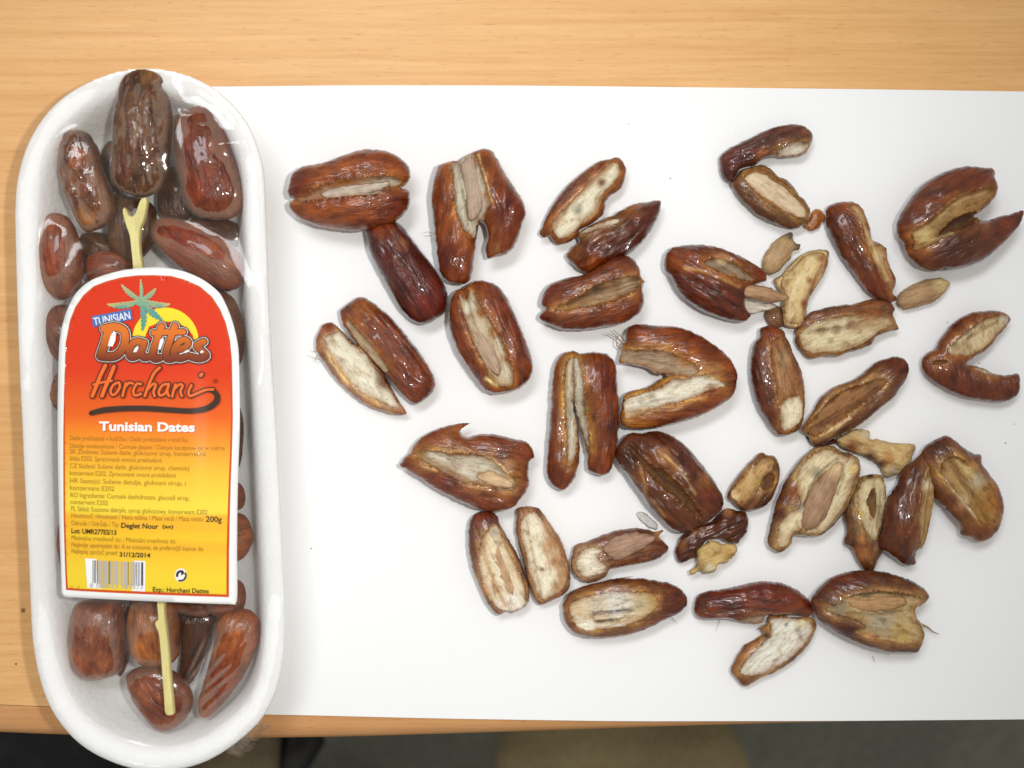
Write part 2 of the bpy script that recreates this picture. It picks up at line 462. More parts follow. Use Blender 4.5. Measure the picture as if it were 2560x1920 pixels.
def fabric(name, a, b, scale):
    n = N(name); co = n.n('TexCoord').outputs['Object']
    f = n.noise(co, scale, 4, .6); g = n.noise(co, scale * 14, 2, .6)
    c = n.mix(.5, n.ramp(f, [(.3, a), (.7, b)]), n.ramp(g, [(.3, .6), (.7, 1.15)]), 'MULTIPLY')
    return n.principled(c, .95, n.bump(g, .5, .002))
fl_o = link('floor', mesh('floor', [(-3, -3, -.74), (3, -3, -.74), (3, 3, -.74), (-3, 3, -.74)], [(0, 1, 2, 3)]), fabric('floor_carpet', (.155, .16, .13), (.21, .21, .165), 9), None)
fl_o['kind'] = 'structure'

def rounded_slab(name, corners, r, z, h, mat, parent=None, rel=Vector((0, 0, 0)), bev=.012):
    """rounded cushion or board: corners (metres, ccw), corner radius r, top at z, thickness h"""
    n = len(corners); ring = []
    for i in range(n):
        a, b, c = (Vector(corners[(i + q) % n]) for q in (-1, 0, 1))
        d1, d2 = (a - b).normalized(), (c - b).normalized()
        p0, p1 = b + d1 * r, b + d2 * r
        for t in np.linspace(0, 1, 7):
            t = float(t); ring.append(p0 * (1 - t) ** 2 + b * (2 * t * (1 - t)) + p1 * (t * t))
    ring = np.array([(p.x, p.y) for p in ring]); c = ring.mean(0)
    V, F = [], []; prof = []
    for a in np.linspace(0, math.pi / 2, 5): prof.append((bev * (1 - math.sin(a)), -bev * (1 - math.cos(a))))
    prof += [(0, -h + bev), (bev, -h)]
    m = len(ring)
    for d, dz in prof:
        for p in ring:
            q = p + (c - p) / np.linalg.norm(c - p) * d
            V.append((q[0] - rel.x, q[1] - rel.y, z + dz - rel.z))
    for k in range(len(prof) - 1):
        for i in range(m): F.append((k * m + i, (k + 1) * m + i, (k + 1) * m + (i + 1) % m, k * m + (i + 1) % m))
    F += [tuple(range(m)), tuple(range((len(prof) - 1) * m, len(prof) * m))[::-1]]
    return link(name, mesh(name, V, F), mat, parent)
def bar(name, a, b, r, mat, parent, sides=10):
    a, b = Vector(a) - parent.location, Vector(b) - parent.location
    t = (b - a).normalized(); u = t.orthogonal().normalized(); w = t.cross(u)
    V = [p + (u * math.cos(2 * math.pi * q / sides) + w * math.sin(2 * math.pi * q / sides)) * r for p in (a, b) for q in range(sides)]
    F = [(q, (q + 1) % sides, sides + (q + 1) % sides, sides + q) for q in range(sides)] + [tuple(range(sides))[::-1], tuple(range(sides, 2 * sides))]
    return link(name, mesh(name, V, F), mat, parent)
def seats():
    z = -.27
    tanf = fabric('tan_velour', (.22, .18, .09), (.31, .25, .13), 26)
    blk = plain('black_plastic', (.012, .012, .013), .5); blf = fabric('black_fabric', (.008, .008, .009), (.02, .02, .022), 60)
    a, b = P(1235, 1836, z), P(1898, 1790, z)
    ctr = P(1560, 2250, z)
    st = empty('stool', (ctr.x, ctr.y, -.74), 'stool with a rounded tan brown seat below the front edge of the table', 'stool')
    rounded_slab('seat', [(a.x, a.y + .02), (a.x, a.y - .34), (b.x, b.y - .36), (b.x, b.y + .0)][::1], .05, z, .06, tanf, st, st.location, .016)
    for sx, sy in ((-.03, -.14), (.03, -.14), (-.03, -.05), (.03, -.05)):
        bar('leg', (ctr.x + sx, ctr.y + sy, z - .055), (ctr.x + sx * 1.15, ctr.y + sy * 1.15, -.7395), .011, blk, st)
    z = -.24
    a, b = P(-260, 1800, z), P(415, 1800, z)
    ctr = P(80, 2200, z)
    ch = empty('chair', (ctr.x, ctr.y, -.74), 'black chair pushed under the table below the tray', 'chair')
    rounded_slab('seat', [(a.x, a.y), (a.x, a.y - .36), (b.x + .03, b.y - .36), (b.x, b.y)], .04, z, .05, blf, ch, ch.location, .014)
    for sx, sy in ((-.08, -.16), (.03, -.16), (-.08, -.06), (.03, -.06)):
        bar('leg', (ctr.x + sx, ctr.y + sy, z - .045), (ctr.x + sx * 1.1, ctr.y + sy * 1.1, -.7395), .011, blk, ch)
    z = -.27
    a, b = P(425, 1830, z), P(690, 1830, z); c = P(560, 2250, z)
    s2 = empty('stool', (c.x, c.y, -.74), 'stool with a dull brown seat just right of the tray, under the table edge', 'stool')
    rounded_slab('seat', [(a.x, a.y + .02), (a.x, a.y - .3), (b.x, b.y - .3), (b.x, b.y + .02)], .03, z, .05, fabric('dull_brown_fabric', (.16, .13, .075), (.21, .17, .10), 26), s2, s2.location, .014)
    bar('leg', P(772, 1830, -.29), P(690, 1960, -.29), .0115, blk, s2)
    for sx, sy in ((-.02, -.16), (.02, -.16), (-.02, -.08), (.02, -.08)): bar('leg', (c.x + sx, c.y + sy, z - .045), (c.x + sx * 1.2, c.y + sy * 1.2, -.7395), .011, blk, s2)
seats()

# ------------------------------------------------------------------ sheet of paper
def paper():
    n = N('white_paper'); co = n.n('TexCoord').outputs['Object']
    f = n.noise(co, 900, 3, .6)
    m = n.principled(n.ramp(n.noise(co, 14, 3, .5), [(.3, (.86, .865, .87)), (.7, (.875, .875, .87))]), .75, n.bump(f, .05, .0001), Specular_IOR_Level=.25)
    top = [(520, 218), (900, 214), (1300, 215), (1700, 219), (2150, 224), (2560, 230), (2790, 233)]
    bot = [(520, 1783), (690, 1785), (1100, 1795), (1550, 1802), (2100, 1801), (2560, 1797), (2790, 1794)]
    def at(pl, x):
        px, py = np.array(pl, float).T
        return float(np.mean([np.interp(x + d, px, py) for d in (-90, -60, -30, 0, 30, 60, 90)]))
    xs = np.linspace(520, 2790, 50); ys = np.linspace(0, 1, 18)
    V = []
    for t in ys:
        for x in xs:
            y = at(top, x) * (1 - t) + at(bot, x) * t
            # the near corner at the right lifts a little
            z = .0006
            p = P(x, y); V.append((p.x, p.y, z))
    nx = len(xs); nt = len(V)
    V += [(a, b, .0003) for a, b, _ in V]
    F = []
    for j in range(len(ys) - 1):
        for i in range(nx - 1):
            a = j * nx + i
            F.append((a, a + nx, a + nx + 1, a + 1)); F.append((nt + a, nt + a + 1, nt + a + nx + 1, nt + a + nx))
    bd = [i for i in range(nx)] + [j * nx + nx - 1 for j in range(1, len(ys))] + [(len(ys) - 1) * nx + i for i in range(nx - 2, -1, -1)] + [j * nx for j in range(len(ys) - 2, 0, -1)]
    for a, b in zip(bd, bd[1:] + bd[:1]): F.append((a, b, nt + b, nt + a))
    o = link('paper', mesh('paper', V, F), m, None, smooth=False)
    tag(o, 'plain white sheet of paper lying under the opened dates', 'paper')
paper()
ZP = .0007   # top of the paper

# ------------------------------------------------------------------ the opened dates on the paper
GRP = 'opened dates spread out on the paper'
def date(crop, cx, cy, label, cat='date', name='opened_date', group=GRP):
    return empty(name, place(crop, cx, cy, ZP), label, cat, group)

# 1
r = date('A', 590, 430, 'plump orange brown date slit lengthwise showing its grey pit, topmost at the left')
i = lobe(r, 'A', [(120,400),(130,330),(165,270),(230,230),(330,212),(420,195),(540,145),(650,108),(760,95),(880,110),(970,150),(1035,210),(1060,280),(1050,340),(1012,383),(990,395),(1030,403),(1055,440),(1048,540),(1000,610),(930,660),(840,690),(720,720),(600,730),(470,715),(330,685),(230,645),(160,590),(125,530),(130,500),(165,482),(130,462),(113,430)],
     ORB, z0=ZP, edge=AMB, k=.85, flesh=[([(175,490),(260,462),(370,432),(400,402),(500,372),(650,352),(800,337),(930,328),(985,350),(985,385),(900,420),(860,440),(840,468),(720,482),(600,492),(480,502),(350,512),(220,516)], 3.6, GRY, 1.2)],
     spots=[(200,400,130,RED),(960,540,110,RED),(560,290,190,(.40,.15,.03)),(420,600,200,(.40,.14,.03))], wr=.4)
pit(r, i, 'A', [(380,455),(420,412),(560,382),(720,367),(860,347),(905,358),(880,395),(800,430),(660,460),(520,480),(420,488)], (.50,.42,.34), sink=.0006)
# 2
r = date('A', 1560, 560, 'split date forming an upside down V whose right leg bends outward, brown pit inside')
i = lobe(r, 'A', [(1260,250),(1290,215),(1390,185),(1430,190),(1480,150),(1560,115),(1630,92),(1690,110),(1730,170),(1780,260),(1830,340),(1880,420),(1930,500),(1950,590),(1920,680),(1890,780),(1860,850),(1800,905),(1720,925),(1660,942),(1640,900),(1640,840),(1655,780),(1635,690),(1600,665),(1582,710),(1570,800),(1555,900),(1545,1000),(1530,1080),(1490,1130),(1420,1140),(1340,1110),(1290,1040),(1270,940),(1255,830),(1240,700),(1225,560),(1220,450),(1240,340)],
     ORB, lines=[([(1440,230),(1470,450),(1510,640)],11,(.22,.18,.12),.9),([(1690,450),(1760,600),(1700,780)],20,(.12,.035,.015),.5),([(1590,160),(1660,400),(1690,540)],12,(.62,.4,.16),-.3)], z0=ZP, edge=AMB, flesh=[([(1375,215),(1420,200),(1480,165),(1545,140),(1590,230),(1620,330),(1650,400),(1660,460),(1690,540),(1650,600),(1625,665),(1600,650),(1575,690),(1560,780),(1500,760),(1450,680),(1420,590),(1405,450),(1390,320)], 2.2, (.62,.60,.50), .9)],
     spots=[(1510,860,90,AMB),(1800,560,170,RED),(1300,950,150,RED),(1620,180,70,AMB),(1700,470,70,AMB),(1720,880,60,HON)], wr=.45)
pit(r, i, 'A', [(1452,215),(1530,155),(1570,220),(1600,330),(1632,430),(1630,520),(1595,600),(1545,650),(1510,640),(1490,540),(1478,420),(1460,300)], (.40,.29,.21), sink=.0013, k=.6)
fibre(r, 'A', [(1240,750),(1195,735),(1155,745)], .004); fibre(r, 'A', [(1230,765),(1190,768),(1160,765)], .003)
# 3 whole date
r = date('A', 1040, 1040, 'whole glossy dark red date between the slit date and the split one', name='whole_date')
lobe(r, 'A', rough=.1, o=[(770,660),(830,640),(930,650),(990,680),(1040,740),(1100,820),(1160,900),(1230,990),(1290,1080),(1340,1180),(1350,1270),(1330,1350),(1270,1400),(1200,1440),(1130,1445),(1050,1400),(980,1320),(920,1220),(860,1110),(800,1000),(750,890),(730,800),(720,720)],
     z0=ZP, k=.95, wr=.3, spots=[(870,720,80,(.30,.09,.03)),(1210,1270,150,(.20,.03,.015)),(1000,860,50,TAN)], tint=MAR)
# 4
r = date('D', 1720, 520, 'oval brown date opened by a long slit with pale fibres, beside the whole red one')
i = lobe(r, 'D', [(1370,230),(1390,140),(1430,90),(1490,70),(1560,20),(1650,0),(1740,20),(1820,70),(1890,170),(1950,300),(2010,430),(2060,560),(2100,680),(2115,790),(2090,870),(2030,940),(1950,990),(1850,1010),(1760,1015),(1680,980),(1610,900),(1540,800),(1470,700),(1410,580),(1370,450),(1360,330)],
     (.27,.075,.02), lines=[([(1540,200),(1600,400),(1700,620),(1800,850)],13,(.2,.12,.07),.9),([(1770,480),(1850,680),(1890,880)],13,(.72,.68,.58),-.2),([(1700,880),(1790,935)],20,(.78,.62,.3),-.2),([(1480,300),(1540,480),(1650,700)],14,(.16,.05,.02),.4)], z0=ZP, edge=AMB, k=.85, flesh=[([(1460,130),(1500,165),(1530,170),(1550,100),(1580,95),(1610,150),(1660,250),(1720,350),(1790,470),(1850,570),(1900,690),(1930,800),(1945,900),(1900,950),(1820,940),(1760,915),(1720,850),(1690,770),(1640,680),(1590,580),(1560,480),(1520,370),(1480,240)], 2.6, (.56,.47,.33), 1.0)],
     spots=[(1730,900,70,HON),(1660,300,50,AMB),(1880,700,50,AMB),(1760,480,40,AMB),(1540,250,50,(.72,.70,.58))], wr=.4)
pit(r, i, 'D', [(1560,430),(1620,420),(1700,480),(1760,560),(1800,680),(1830,790),(1800,850),(1750,820),(1700,740),(1640,640),(1590,540)], (.40,.28,.19), sink=.0015, k=.45)
# 5
r = date('D', 700, 700, 'date cut into halves lying side by side, one cream faced and one wrinkled brown')
lobe(r, 'D', [(180,510),(210,440),(250,390),(300,375),(350,400),(410,450),(470,520),(530,570),(600,600),(660,680),(720,760),(780,830),(830,920),(880,1010),(920,1080),(985,1185),(940,1205),(860,1195),(760,1170),(660,1130),(560,1070),(460,990),(370,900),(290,800),(220,700),(175,610)],
     (.42,.20,.09), lines=[([(300,640),(430,850),(560,985),(760,1110)],26,(.70,.44,.2),.2)], z0=ZP, k=.55, kb=.7, edge=(.62,.42,.22), flesh=[([(270,520),(330,470),(400,462),(470,540),(560,610),(640,690),(720,800),(790,890),(850,990),(895,1075),(925,1140),(850,1130),(750,1085),(640,1030),(530,950),(430,850),(345,730),(295,620)], 1.3, CRM, -.2)],
     spots=[(300,420,70,(.42,.17,.07)),(800,900,90,(.20,.08,.04)),(230,600,40,(.60,.38,.18))], wr=.25)
lobe(r, 'D', [(390,290),(420,245),(490,190),(560,155),(630,165),(700,210),(800,290),(900,390),(980,490),(1060,590),(1140,700),(1200,800),(1240,890),(1235,960),(1190,1030),(1120,1085),(1060,1110),(1000,1070),(920,990),(850,900),(780,820),(700,740),(620,650),(540,570),(480,490),(420,400)],
     (.28,.085,.026), lines=[([(760,330),(900,520),(1050,760)],16,(.12,.03,.015),.5),([(700,380),(850,600),(1000,850)],14,(.14,.04,.015),.4),([(900,480),(1050,650),(1180,850)],12,(.13,.04,.015),.4)], z0=ZP, edge=AMB, flesh=[([(470,352),(515,385),(600,475),(680,575),(740,655),(800,745),(835,800),(800,825),(720,738),(640,648),(560,558),(505,470),(465,405)], .8, (.60,.52,.36), .4)],
     spots=[(620,275,110,(.50,.24,.045)),(430,330,50,ORB)], wr=.55, mat=DRY)
fibre(r, 'D', [(185,640),(150,640),(120,625)], .003); fibre(r, 'D', [(210,710),(150,690),(90,670)], .003); fibre(r, 'D', [(190,680),(170,720),(195,740)], .003)
# 6
r = date('B', 560, 800, 'V shaped split date with a cream left half and a dark shiny right half')
lobe(r, 'B', [(85,930),(110,880),(140,800),(190,710),(260,610),(350,520),(450,440),(540,380),(620,360),(680,345),(720,365),(750,430),(745,510),(710,590),(640,640),(600,690),(585,770),(540,820),(470,870),(400,905),(380,950),(330,990),(240,1020),(190,990),(165,950),(120,965)],
     (.22,.08,.03), lines=[([(200,900),(330,700),(520,520),(640,420)],18,(.5,.3,.15),.2),([(560,640),(520,760),(420,850)],14,(.45,.27,.1),.3)], z0=ZP, k=.5, kb=.7, edge=AMB, flesh=[([(180,880),(240,790),(330,690),(430,590),(520,500),(600,420),(660,390),(700,425),(695,490),(650,560),(590,620),(550,690),(515,765),(440,830),(400,880),(350,930),(270,975),(210,950)], 1.5, (.76,.72,.56), -.1)],
     spots=[(560,545,35,(.20,.08,.04)),(380,760,40,(.35,.33,.25)),(250,640,60,(.26,.09,.06))], wr=.25)
lobe(r, 'B', [(290,1110),(330,1050),(390,1000),(375,950),(440,900),(560,830),(650,790),(740,740),(830,700),(920,690),(985,675),(1020,690),(1010,770),(970,870),(910,960),(830,1050),(740,1110),(640,1160),(540,1200),(450,1240),(400,1220),(330,1160)],
     (.13,.036,.015), lines=[([(480,1060),(640,960),(820,850)],16,(.07,.02,.012),.5),([(560,1120),(750,1010),(900,860)],14,(.07,.02,.012),.5)], z0=ZP, edge=HON, flesh=[([(395,945),(440,908),(560,858),(640,832),(690,842),(640,886),(540,918),(440,940)], .7, CRM, .2)],
     spots=[(350,1080,90,HON),(820,740,110,(.36,.18,.06)),(480,1170,110,ORB),(560,950,80,(.30,.14,.06))], wr=.7)
# 7
r = date('B', 490, 1430, 'reddish brown date with a ragged slit just below the V shaped split date')
i = lobe(r, 'B', [(110,1400),(150,1340),(230,1290),(330,1265),(420,1250),(480,1220),(560,1170),(640,1120),(720,1100),(790,1110),(840,1160),(865,1220),(870,1260),(900,1300),(882,1350),(895,1420),(890,1490),(850,1550),(780,1600),(680,1640),(560,1660),(460,1675),(350,1678),(250,1670),(150,1630),(90,1585),(100,1540),(130,1512),(98,1480)],
     (.22,.06,.022), lines=[([(300,1490),(480,1400),(700,1330),(840,1290)],13,(.10,.06,.035),.9),([(400,1500),(620,1440),(800,1350)],11,(.46,.34,.2),-.2),([(560,1240),(700,1180)],18,(.10,.03,.015),.6)], z0=ZP, edge=(.40,.18,.06), flesh=[([(200,1520),(330,1450),(420,1400),(480,1360),(560,1322),(680,1285),(800,1268),(860,1275),(868,1320),(800,1380),(700,1440),(560,1490),(400,1512),(280,1530)], 2.6, (.30,.18,.09), 1.1)],
     spots=[(760,1320,60,(.48,.34,.2)),(520,1370,50,(.12,.08,.05)),(640,1590,140,ORB),(300,1500,70,HON)], wr=.45)
pit(r, i, 'B', [(430,1440),(520,1400),(640,1370),(760,1330),(840,1310),(850,1335),(780,1380),(660,1430),(540,1465),(450,1475)], (.30,.19,.11), sink=.0012)
fibre(r, 'B', [(860,1290),(890,1300),(915,1305)], .006)
# 8
r = date('B', 1830, 480, 'split date like an open beak, wrinkled top half over one holding a smooth tan pit')
lobe(r, 'B', [(1470,400),(1475,340),(1520,295),(1620,240),(1740,180),(1850,130),(1960,100),(2060,92),(2130,115),(2180,160),(2185,210),(2165,270),(2130,320),(2060,345),(1950,355),(1880,350),(1800,370),(1740,410),(1680,420),(1630,440),(1600,480),(1560,540),(1510,520),(1480,460)],
     (.14,.042,.024), z0=ZP, edge=HON, flesh=[([(1910,310),(1980,262),(2060,245),(2140,245),(2155,268),(2120,310),(2060,334),(1960,344),(1915,340)], .8, (.80,.76,.66), .3)],
     spots=[(2130,170,50,(.30,.15,.06)),(1780,340,60,(.36,.17,.06)),(1560,350,110,(.16,.035,.025))], wr=.7, mat=DRY)
i = lobe(r, 'B', [(1565,560),(1600,500),(1650,440),(1720,420),(1800,405),(1860,430),(1920,490),(1990,520),(2040,570),(2090,640),(2140,690),(2170,750),(2160,820),(2120,870),(2050,895),(1960,880),(1870,850),(1770,800),(1690,730),(1620,650)],
     (.15,.07,.03), z0=ZP, k=.6, kb=.75, edge=HON, flesh=[([(1650,490),(1730,445),(1820,460),(1900,520),(1980,570),(2060,640),(2120,710),(2160,780),(2140,830),(2060,820),(1960,785),(1850,730),(1740,650),(1675,570)], 1.2, HON, -.1)], wr=.4)
pit(r, i, 'B', [(1665,510),(1730,465),(1815,478),(1900,535),(1980,590),(2055,660),(2110,725),(2140,790),(2110,815),(2040,795),(1950,755),(1850,695),(1750,620),(1690,555)], (.60,.46,.30), sink=.0008, k=.35)
lobe(r, 'C', [(515,870),(560,830),(590,760),(640,750),(675,780),(682,812),(660,850),(620,900),(560,910)], (.62,.33,.075), z0=ZP, k=.55, name='stem_cap')
# 9
r = date('C', 960, 1080, 'narrow curved date half with a ragged honey coloured edge, touching the amber stem cap')
lobe(r, 'C', [(690,800),(700,735),(760,700),(870,685),(930,700),(970,740),(1000,810),(1030,900),(1040,980),(1090,1000),(1150,1040),(1160,1100),(1180,1180),(1220,1260),(1225,1330),(1200,1390),(1235,1420),(1230,1450),(1170,1470),(1100,1440),(1030,1400),(960,1320),(890,1230),(820,1130),(760,1030),(712,920),(690,850)],
     (.18,.058,.018), lines=[([(900,760),(1010,1000),(1150,1300)],17,(.7,.5,.26),-.3),([(860,760),(960,1020),(1100,1290)],12,(.24,.09,.03),.5)], z0=ZP, edge=AMB, flesh=[([(840,745),(880,712),(935,730),(980,820),(1000,940),(1030,1020),(1095,1020),(1135,1080),(1160,1200),(1195,1300),(1185,1370),(1160,1390),(1110,1320),(1050,1210),(1000,1120),(960,1010),(930,880),(890,790)], .9, (.54,.34,.15), .5)],
     spots=[(780,740,70,(.30,.10,.025)),(1080,1120,40,(.66,.5,.3)),(1060,1330,120,(.26,.08,.02))], wr=.4)
# 10
r = date('C', 1680, 860, 'wide open date like a pecan with a dark hollow, uppermost at the right margin')
lobe(r, 'C', [(1240,870),(1260,800),(1310,720),(1380,620),(1460,540),(1560,480),(1680,430),(1800,412),(1900,420),(1980,430),(2000,460),(1990,510),(2015,550),(2010,630),(1960,700),(1890,760),(1835,795),(1880,825),(1940,830),(2030,800),(2120,780),(2215,755),(2205,830),(2160,900),(2080,990),(1980,1080),(1880,1150),(1760,1190),(1640,1205),(1520,1215),(1420,1190),(1340,1120),(1300,1040),(1290,1000),(1255,950)],
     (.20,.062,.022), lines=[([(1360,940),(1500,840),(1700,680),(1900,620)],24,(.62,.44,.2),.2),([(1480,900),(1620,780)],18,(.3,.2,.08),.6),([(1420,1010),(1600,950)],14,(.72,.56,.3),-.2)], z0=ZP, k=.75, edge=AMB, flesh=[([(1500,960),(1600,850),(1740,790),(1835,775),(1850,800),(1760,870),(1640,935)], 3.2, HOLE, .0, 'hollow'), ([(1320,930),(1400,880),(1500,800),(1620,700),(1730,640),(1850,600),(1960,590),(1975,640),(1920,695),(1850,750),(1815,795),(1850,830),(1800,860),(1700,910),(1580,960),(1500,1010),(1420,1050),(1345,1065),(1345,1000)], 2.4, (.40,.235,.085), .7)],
     spots=[(1420,960,60,(.64,.5,.22)),(1700,1050,200,(.13,.05,.018)),(2090,870,90,(.25,.07,.025)),(1800,520,130,(.26,.07,.03)),(1990,480,40,HON)], wr=.35)
# 11
r = date('B', 1400, 1300, 'dark red brown date with a curved slit, left of the heap of loose pits')
lobe(r, 'B', [(1050,1130),(1070,1070),(1120,1035),(1230,1015),(1340,1015),(1450,1030),(1560,1070),(1670,1120),(1770,1180),(1830,1230),(1840,1290),(1800,1305),(1740,1330),(1690,1390),(1670,1460),(1690,1520),(1715,1550),(1690,1600),(1620,1615),(1500,1590),(1390,1550),(1290,1500),(1200,1430),(1140,1360),(1110,1290),(1080,1240),(1050,1200)],
     (.17,.045,.017), lines=[([(1180,1210),(1300,1230),(1450,1290),(1600,1350)],16,(.40,.18,.04),.3),([(1250,1350),(1450,1470)],18,(.07,.02,.01),.4),([(1200,1290),(1420,1400),(1560,1500)],14,(.08,.02,.012),.4)], z0=ZP, edge=AMB, flesh=[([(1330,1172),(1380,1132),(1460,1132),(1560,1162),(1640,1212),(1720,1262),(1745,1290),(1690,1305),(1600,1285),(1500,1265),(1430,1235),(1370,1205)], 3.0, (.30,.25,.18), 1.3)],
     spots=[(1170,1150,110,(.34,.12,.025)),(1480,1130,50,(.7,.52,.28)),(1780,1240,70,(.26,.05,.015)),(1560,1290,50,HON)], wr=.7)
# loose pits and shreds
PG = 'loose date pits'
def loose(crop, cx, cy, o, tint, label, z0=ZP, spots=(), name='date_pit', cat='date pit', k=.85, kb=.7, group=PG, mat=PIT, flesh=(), wr=.3, **kw):
    r = empty(name, place(crop, cx, cy, z0), label, cat, group)
    return r, lobe(r, crop, o, tint, z0=z0, k=k, kb=kb, mat=mat, spots=spots, name=kw.pop('pname', 'shell'), flesh=flesh, wr=wr + .15, rough=.3, **kw)
r, i = loose('B', 1780, 1400, [(1570,1360),(1640,1330),(1740,1328),(1850,1348),(1940,1388),(2005,1422),(1960,1452),(1860,1462),(1760,1452),(1670,1424),(1605,1398)], (.38,.22,.115),
      'long brown pit lying across the end of the curved slit date', z0=.009, spots=[(1560,1330,50,(.66,.5,.26))])
lobe(r, 'B', [(1605,1395),(1700,1440),(1800,1465),(1890,1472),(1905,1500),(1810,1530),(1705,1548),(1645,1505),(1615,1440)], (.58,.52,.42), z0=.0075, k=.25, kb=.2, name='husk', mat=PIT)
loose('C', 340, 1090, [(200,1150),(230,1080),(280,1010),(340,960),(400,930),(430,930),(440,985),(470,1012),(495,1020),(480,1055),(440,1070),(420,1120),(370,1180),(320,1230),(260,1250),(210,1220)], (.42,.27,.13),
      'small tan pit with a frayed dark tip standing clear above the pale flesh piece', spots=[(420,940,50,(.12,.1,.08)),(480,1030,40,(.14,.09,.05))])
loose('C', 1440, 1400, [(1240,1480),(1240,1420),(1290,1370),(1370,1320),(1470,1285),(1570,1278),(1640,1310),(1630,1350),(1590,1400),(1510,1460),(1400,1500),(1310,1515)], (.39,.24,.115),
      'tan pit pointing right from the tip of the narrow curved half', spots=[(1570,1310,70,(.58,.42,.2))])
r = date('C', 540, 1360, 'pale yellow torn flesh piece standing in the heap of loose pits', name='flesh_piece', cat='date piece')
lobe(r, 'C', [(350,1500),(340,1380),(290,1300),(360,1240),(430,1160),(510,1090),(590,1060),(680,1055),(715,1080),(710,1150),(690,1220),(640,1310),(580,1400),(550,1480),(540,1560),(520,1640),(440,1660),(375,1640),(360,1560)], (.44,.27,.11), lines=[([(400,1560),(430,1380),(580,1130)],18,(.82,.68,.44),-.2),([(520,1540),(560,1400),(650,1180)],17,(.32,.12,.04),.6),([(330,1300),(420,1290)],12,(.4,.22,.08),.3)], z0=ZP, k=.5, edge=YEL, mat=DRY,
     flesh=[([(365,1480),(360,1370),(330,1310),(400,1230),(470,1150),(550,1095),(640,1080),(680,1110),(670,1180),(620,1270),(560,1370),(520,1470),(515,1560),(495,1620),(440,1630),(390,1610),(375,1540)], .2, YEL, .1)],
     spots=[(520,1470,35,(.28,.08,.03)),(560,1300,30,(.34,.13,.05)),(660,1130,40,(.42,.2,.06)),(590,1390,30,(.3,.1,.04))], wr=.5)
lobe(r, 'C', [(220,1540),(260,1500),(330,1490),(360,1550),(375,1630),(340,1660),(270,1650),(230,1600)], (.34,.24,.14), z0=ZP, k=.45, wr=.6, name='skin_scrap', mat=DRY)
# 15
r = date('G', 860, 210, 'flat pale date half with a speckled cut face and jagged right end')
lobe(r, 'G', [(530,110),(580,60),(680,30),(800,10),(900,0),(1000,-30),(1100,-40),(1180,-20),(1220,40),(1208,85),(1250,185),(1200,203),(1130,230),(1080,252),(1040,310),(960,345),(870,370),(780,405),(680,400),(570,420),(500,360),(460,300),(455,240),(470,180)],
     (.26,.12,.045), lines=[([(560,220),(760,200),(960,150)],22,(.38,.28,.16),.5),([(560,340),(800,330),(1000,240)],13,(.5,.38,.22),.2),([(800,60),(1000,30),(1150,30)],14,(.2,.08,.03),.4)], z0=ZP, k=.45, kb=.6, edge=HON, flesh=[([(480,250),(530,170),(620,140),(740,110),(860,90),(980,80),(1100,110),(1175,120),(1200,170),(1100,200),(1040,250),(960,305),(860,345),(760,375),(660,372),(580,378),(510,330)], .9, (.68,.58,.38), -.1)],
     spots=[(640,205,34,(.30,.22,.12)),(760,200,34,(.34,.25,.14)),(870,160,40,(.26,.12,.06)),(720,285,22,(.42,.34,.2)),(1000,60,130,(.36,.17,.05)),(1120,160,70,(.52,.36,.2))], wr=.4, mat=DRY)
# 16
r = date('G', 560, 900, 'large V shaped date of two brown halves, the left one with a cream patch')
lobe(r, 'G', [(110,480),(115,400),(140,300),(180,250),(185,190),(240,170),(300,180),(360,200),(390,260),(430,350),(470,440),(500,500),(520,590),(530,680),(530,780),(520,880),(490,960),(430,1000),(350,1015),(300,990),(240,910),(180,810),(140,700),(115,590)],
     (.135,.034,.016), lines=[([(300,300),(380,500),(440,680)],18,(.22,.09,.04),.5),([(290,420),(330,640)],14,(.5,.3,.14),-.2)], z0=ZP, k=.75, edge=(.40,.17,.045), flesh=[([(315,780),(380,722),(460,705),(495,750),(495,860),(450,930),(375,975),(335,940)], .5, (.84,.76,.56), .2), ([(262,285),(330,268),(365,330),(415,440),(455,560),(482,680),(460,700),(380,715),(310,770),(298,740),(280,640),(260,520),(247,400)], 1.6, (.36,.17,.075), .5)],
     spots=[(250,215,70,(.40,.12,.02)),(350,420,60,(.40,.27,.14)),(490,540,60,(.34,.13,.04))], wr=.35)
lobe(r, 'G', [(500,970),(540,900),(590,820),(650,720),(730,650),(820,610),(900,580),(990,520),(1070,450),(1160,415),(1230,402),(1300,430),(1330,490),(1310,570),(1260,650),(1200,730),(1110,800),(1020,880),(930,940),(840,990),(740,1040),(660,1080),(590,1080),(550,1010)],
     (.17,.062,.02), lines=[([(560,985),(760,850),(950,740),(1080,640)],20,(.14,.06,.025),1.0),([(640,1015),(850,875)],16,(.6,.42,.2),-.4),([(650,830),(850,690)],14,(.46,.26,.1),-.2)], z0=ZP, k=.7, edge=(.46,.25,.08), flesh=[([(525,960),(600,860),(690,750),(800,670),(920,625),(1040,585),(1110,572),(1140,600),(1060,680),(960,750),(850,830),(740,920),(650,990),(600,1020),(570,990)], 2.0, (.30,.14,.055), .8)],
     spots=[(700,980,50,(.66,.5,.24)),(800,890,40,HON),(560,930,50,HON),(1020,640,60,(.24,.12,.06)),(1240,500,90,(.20,.06,.02))], wr=.4)
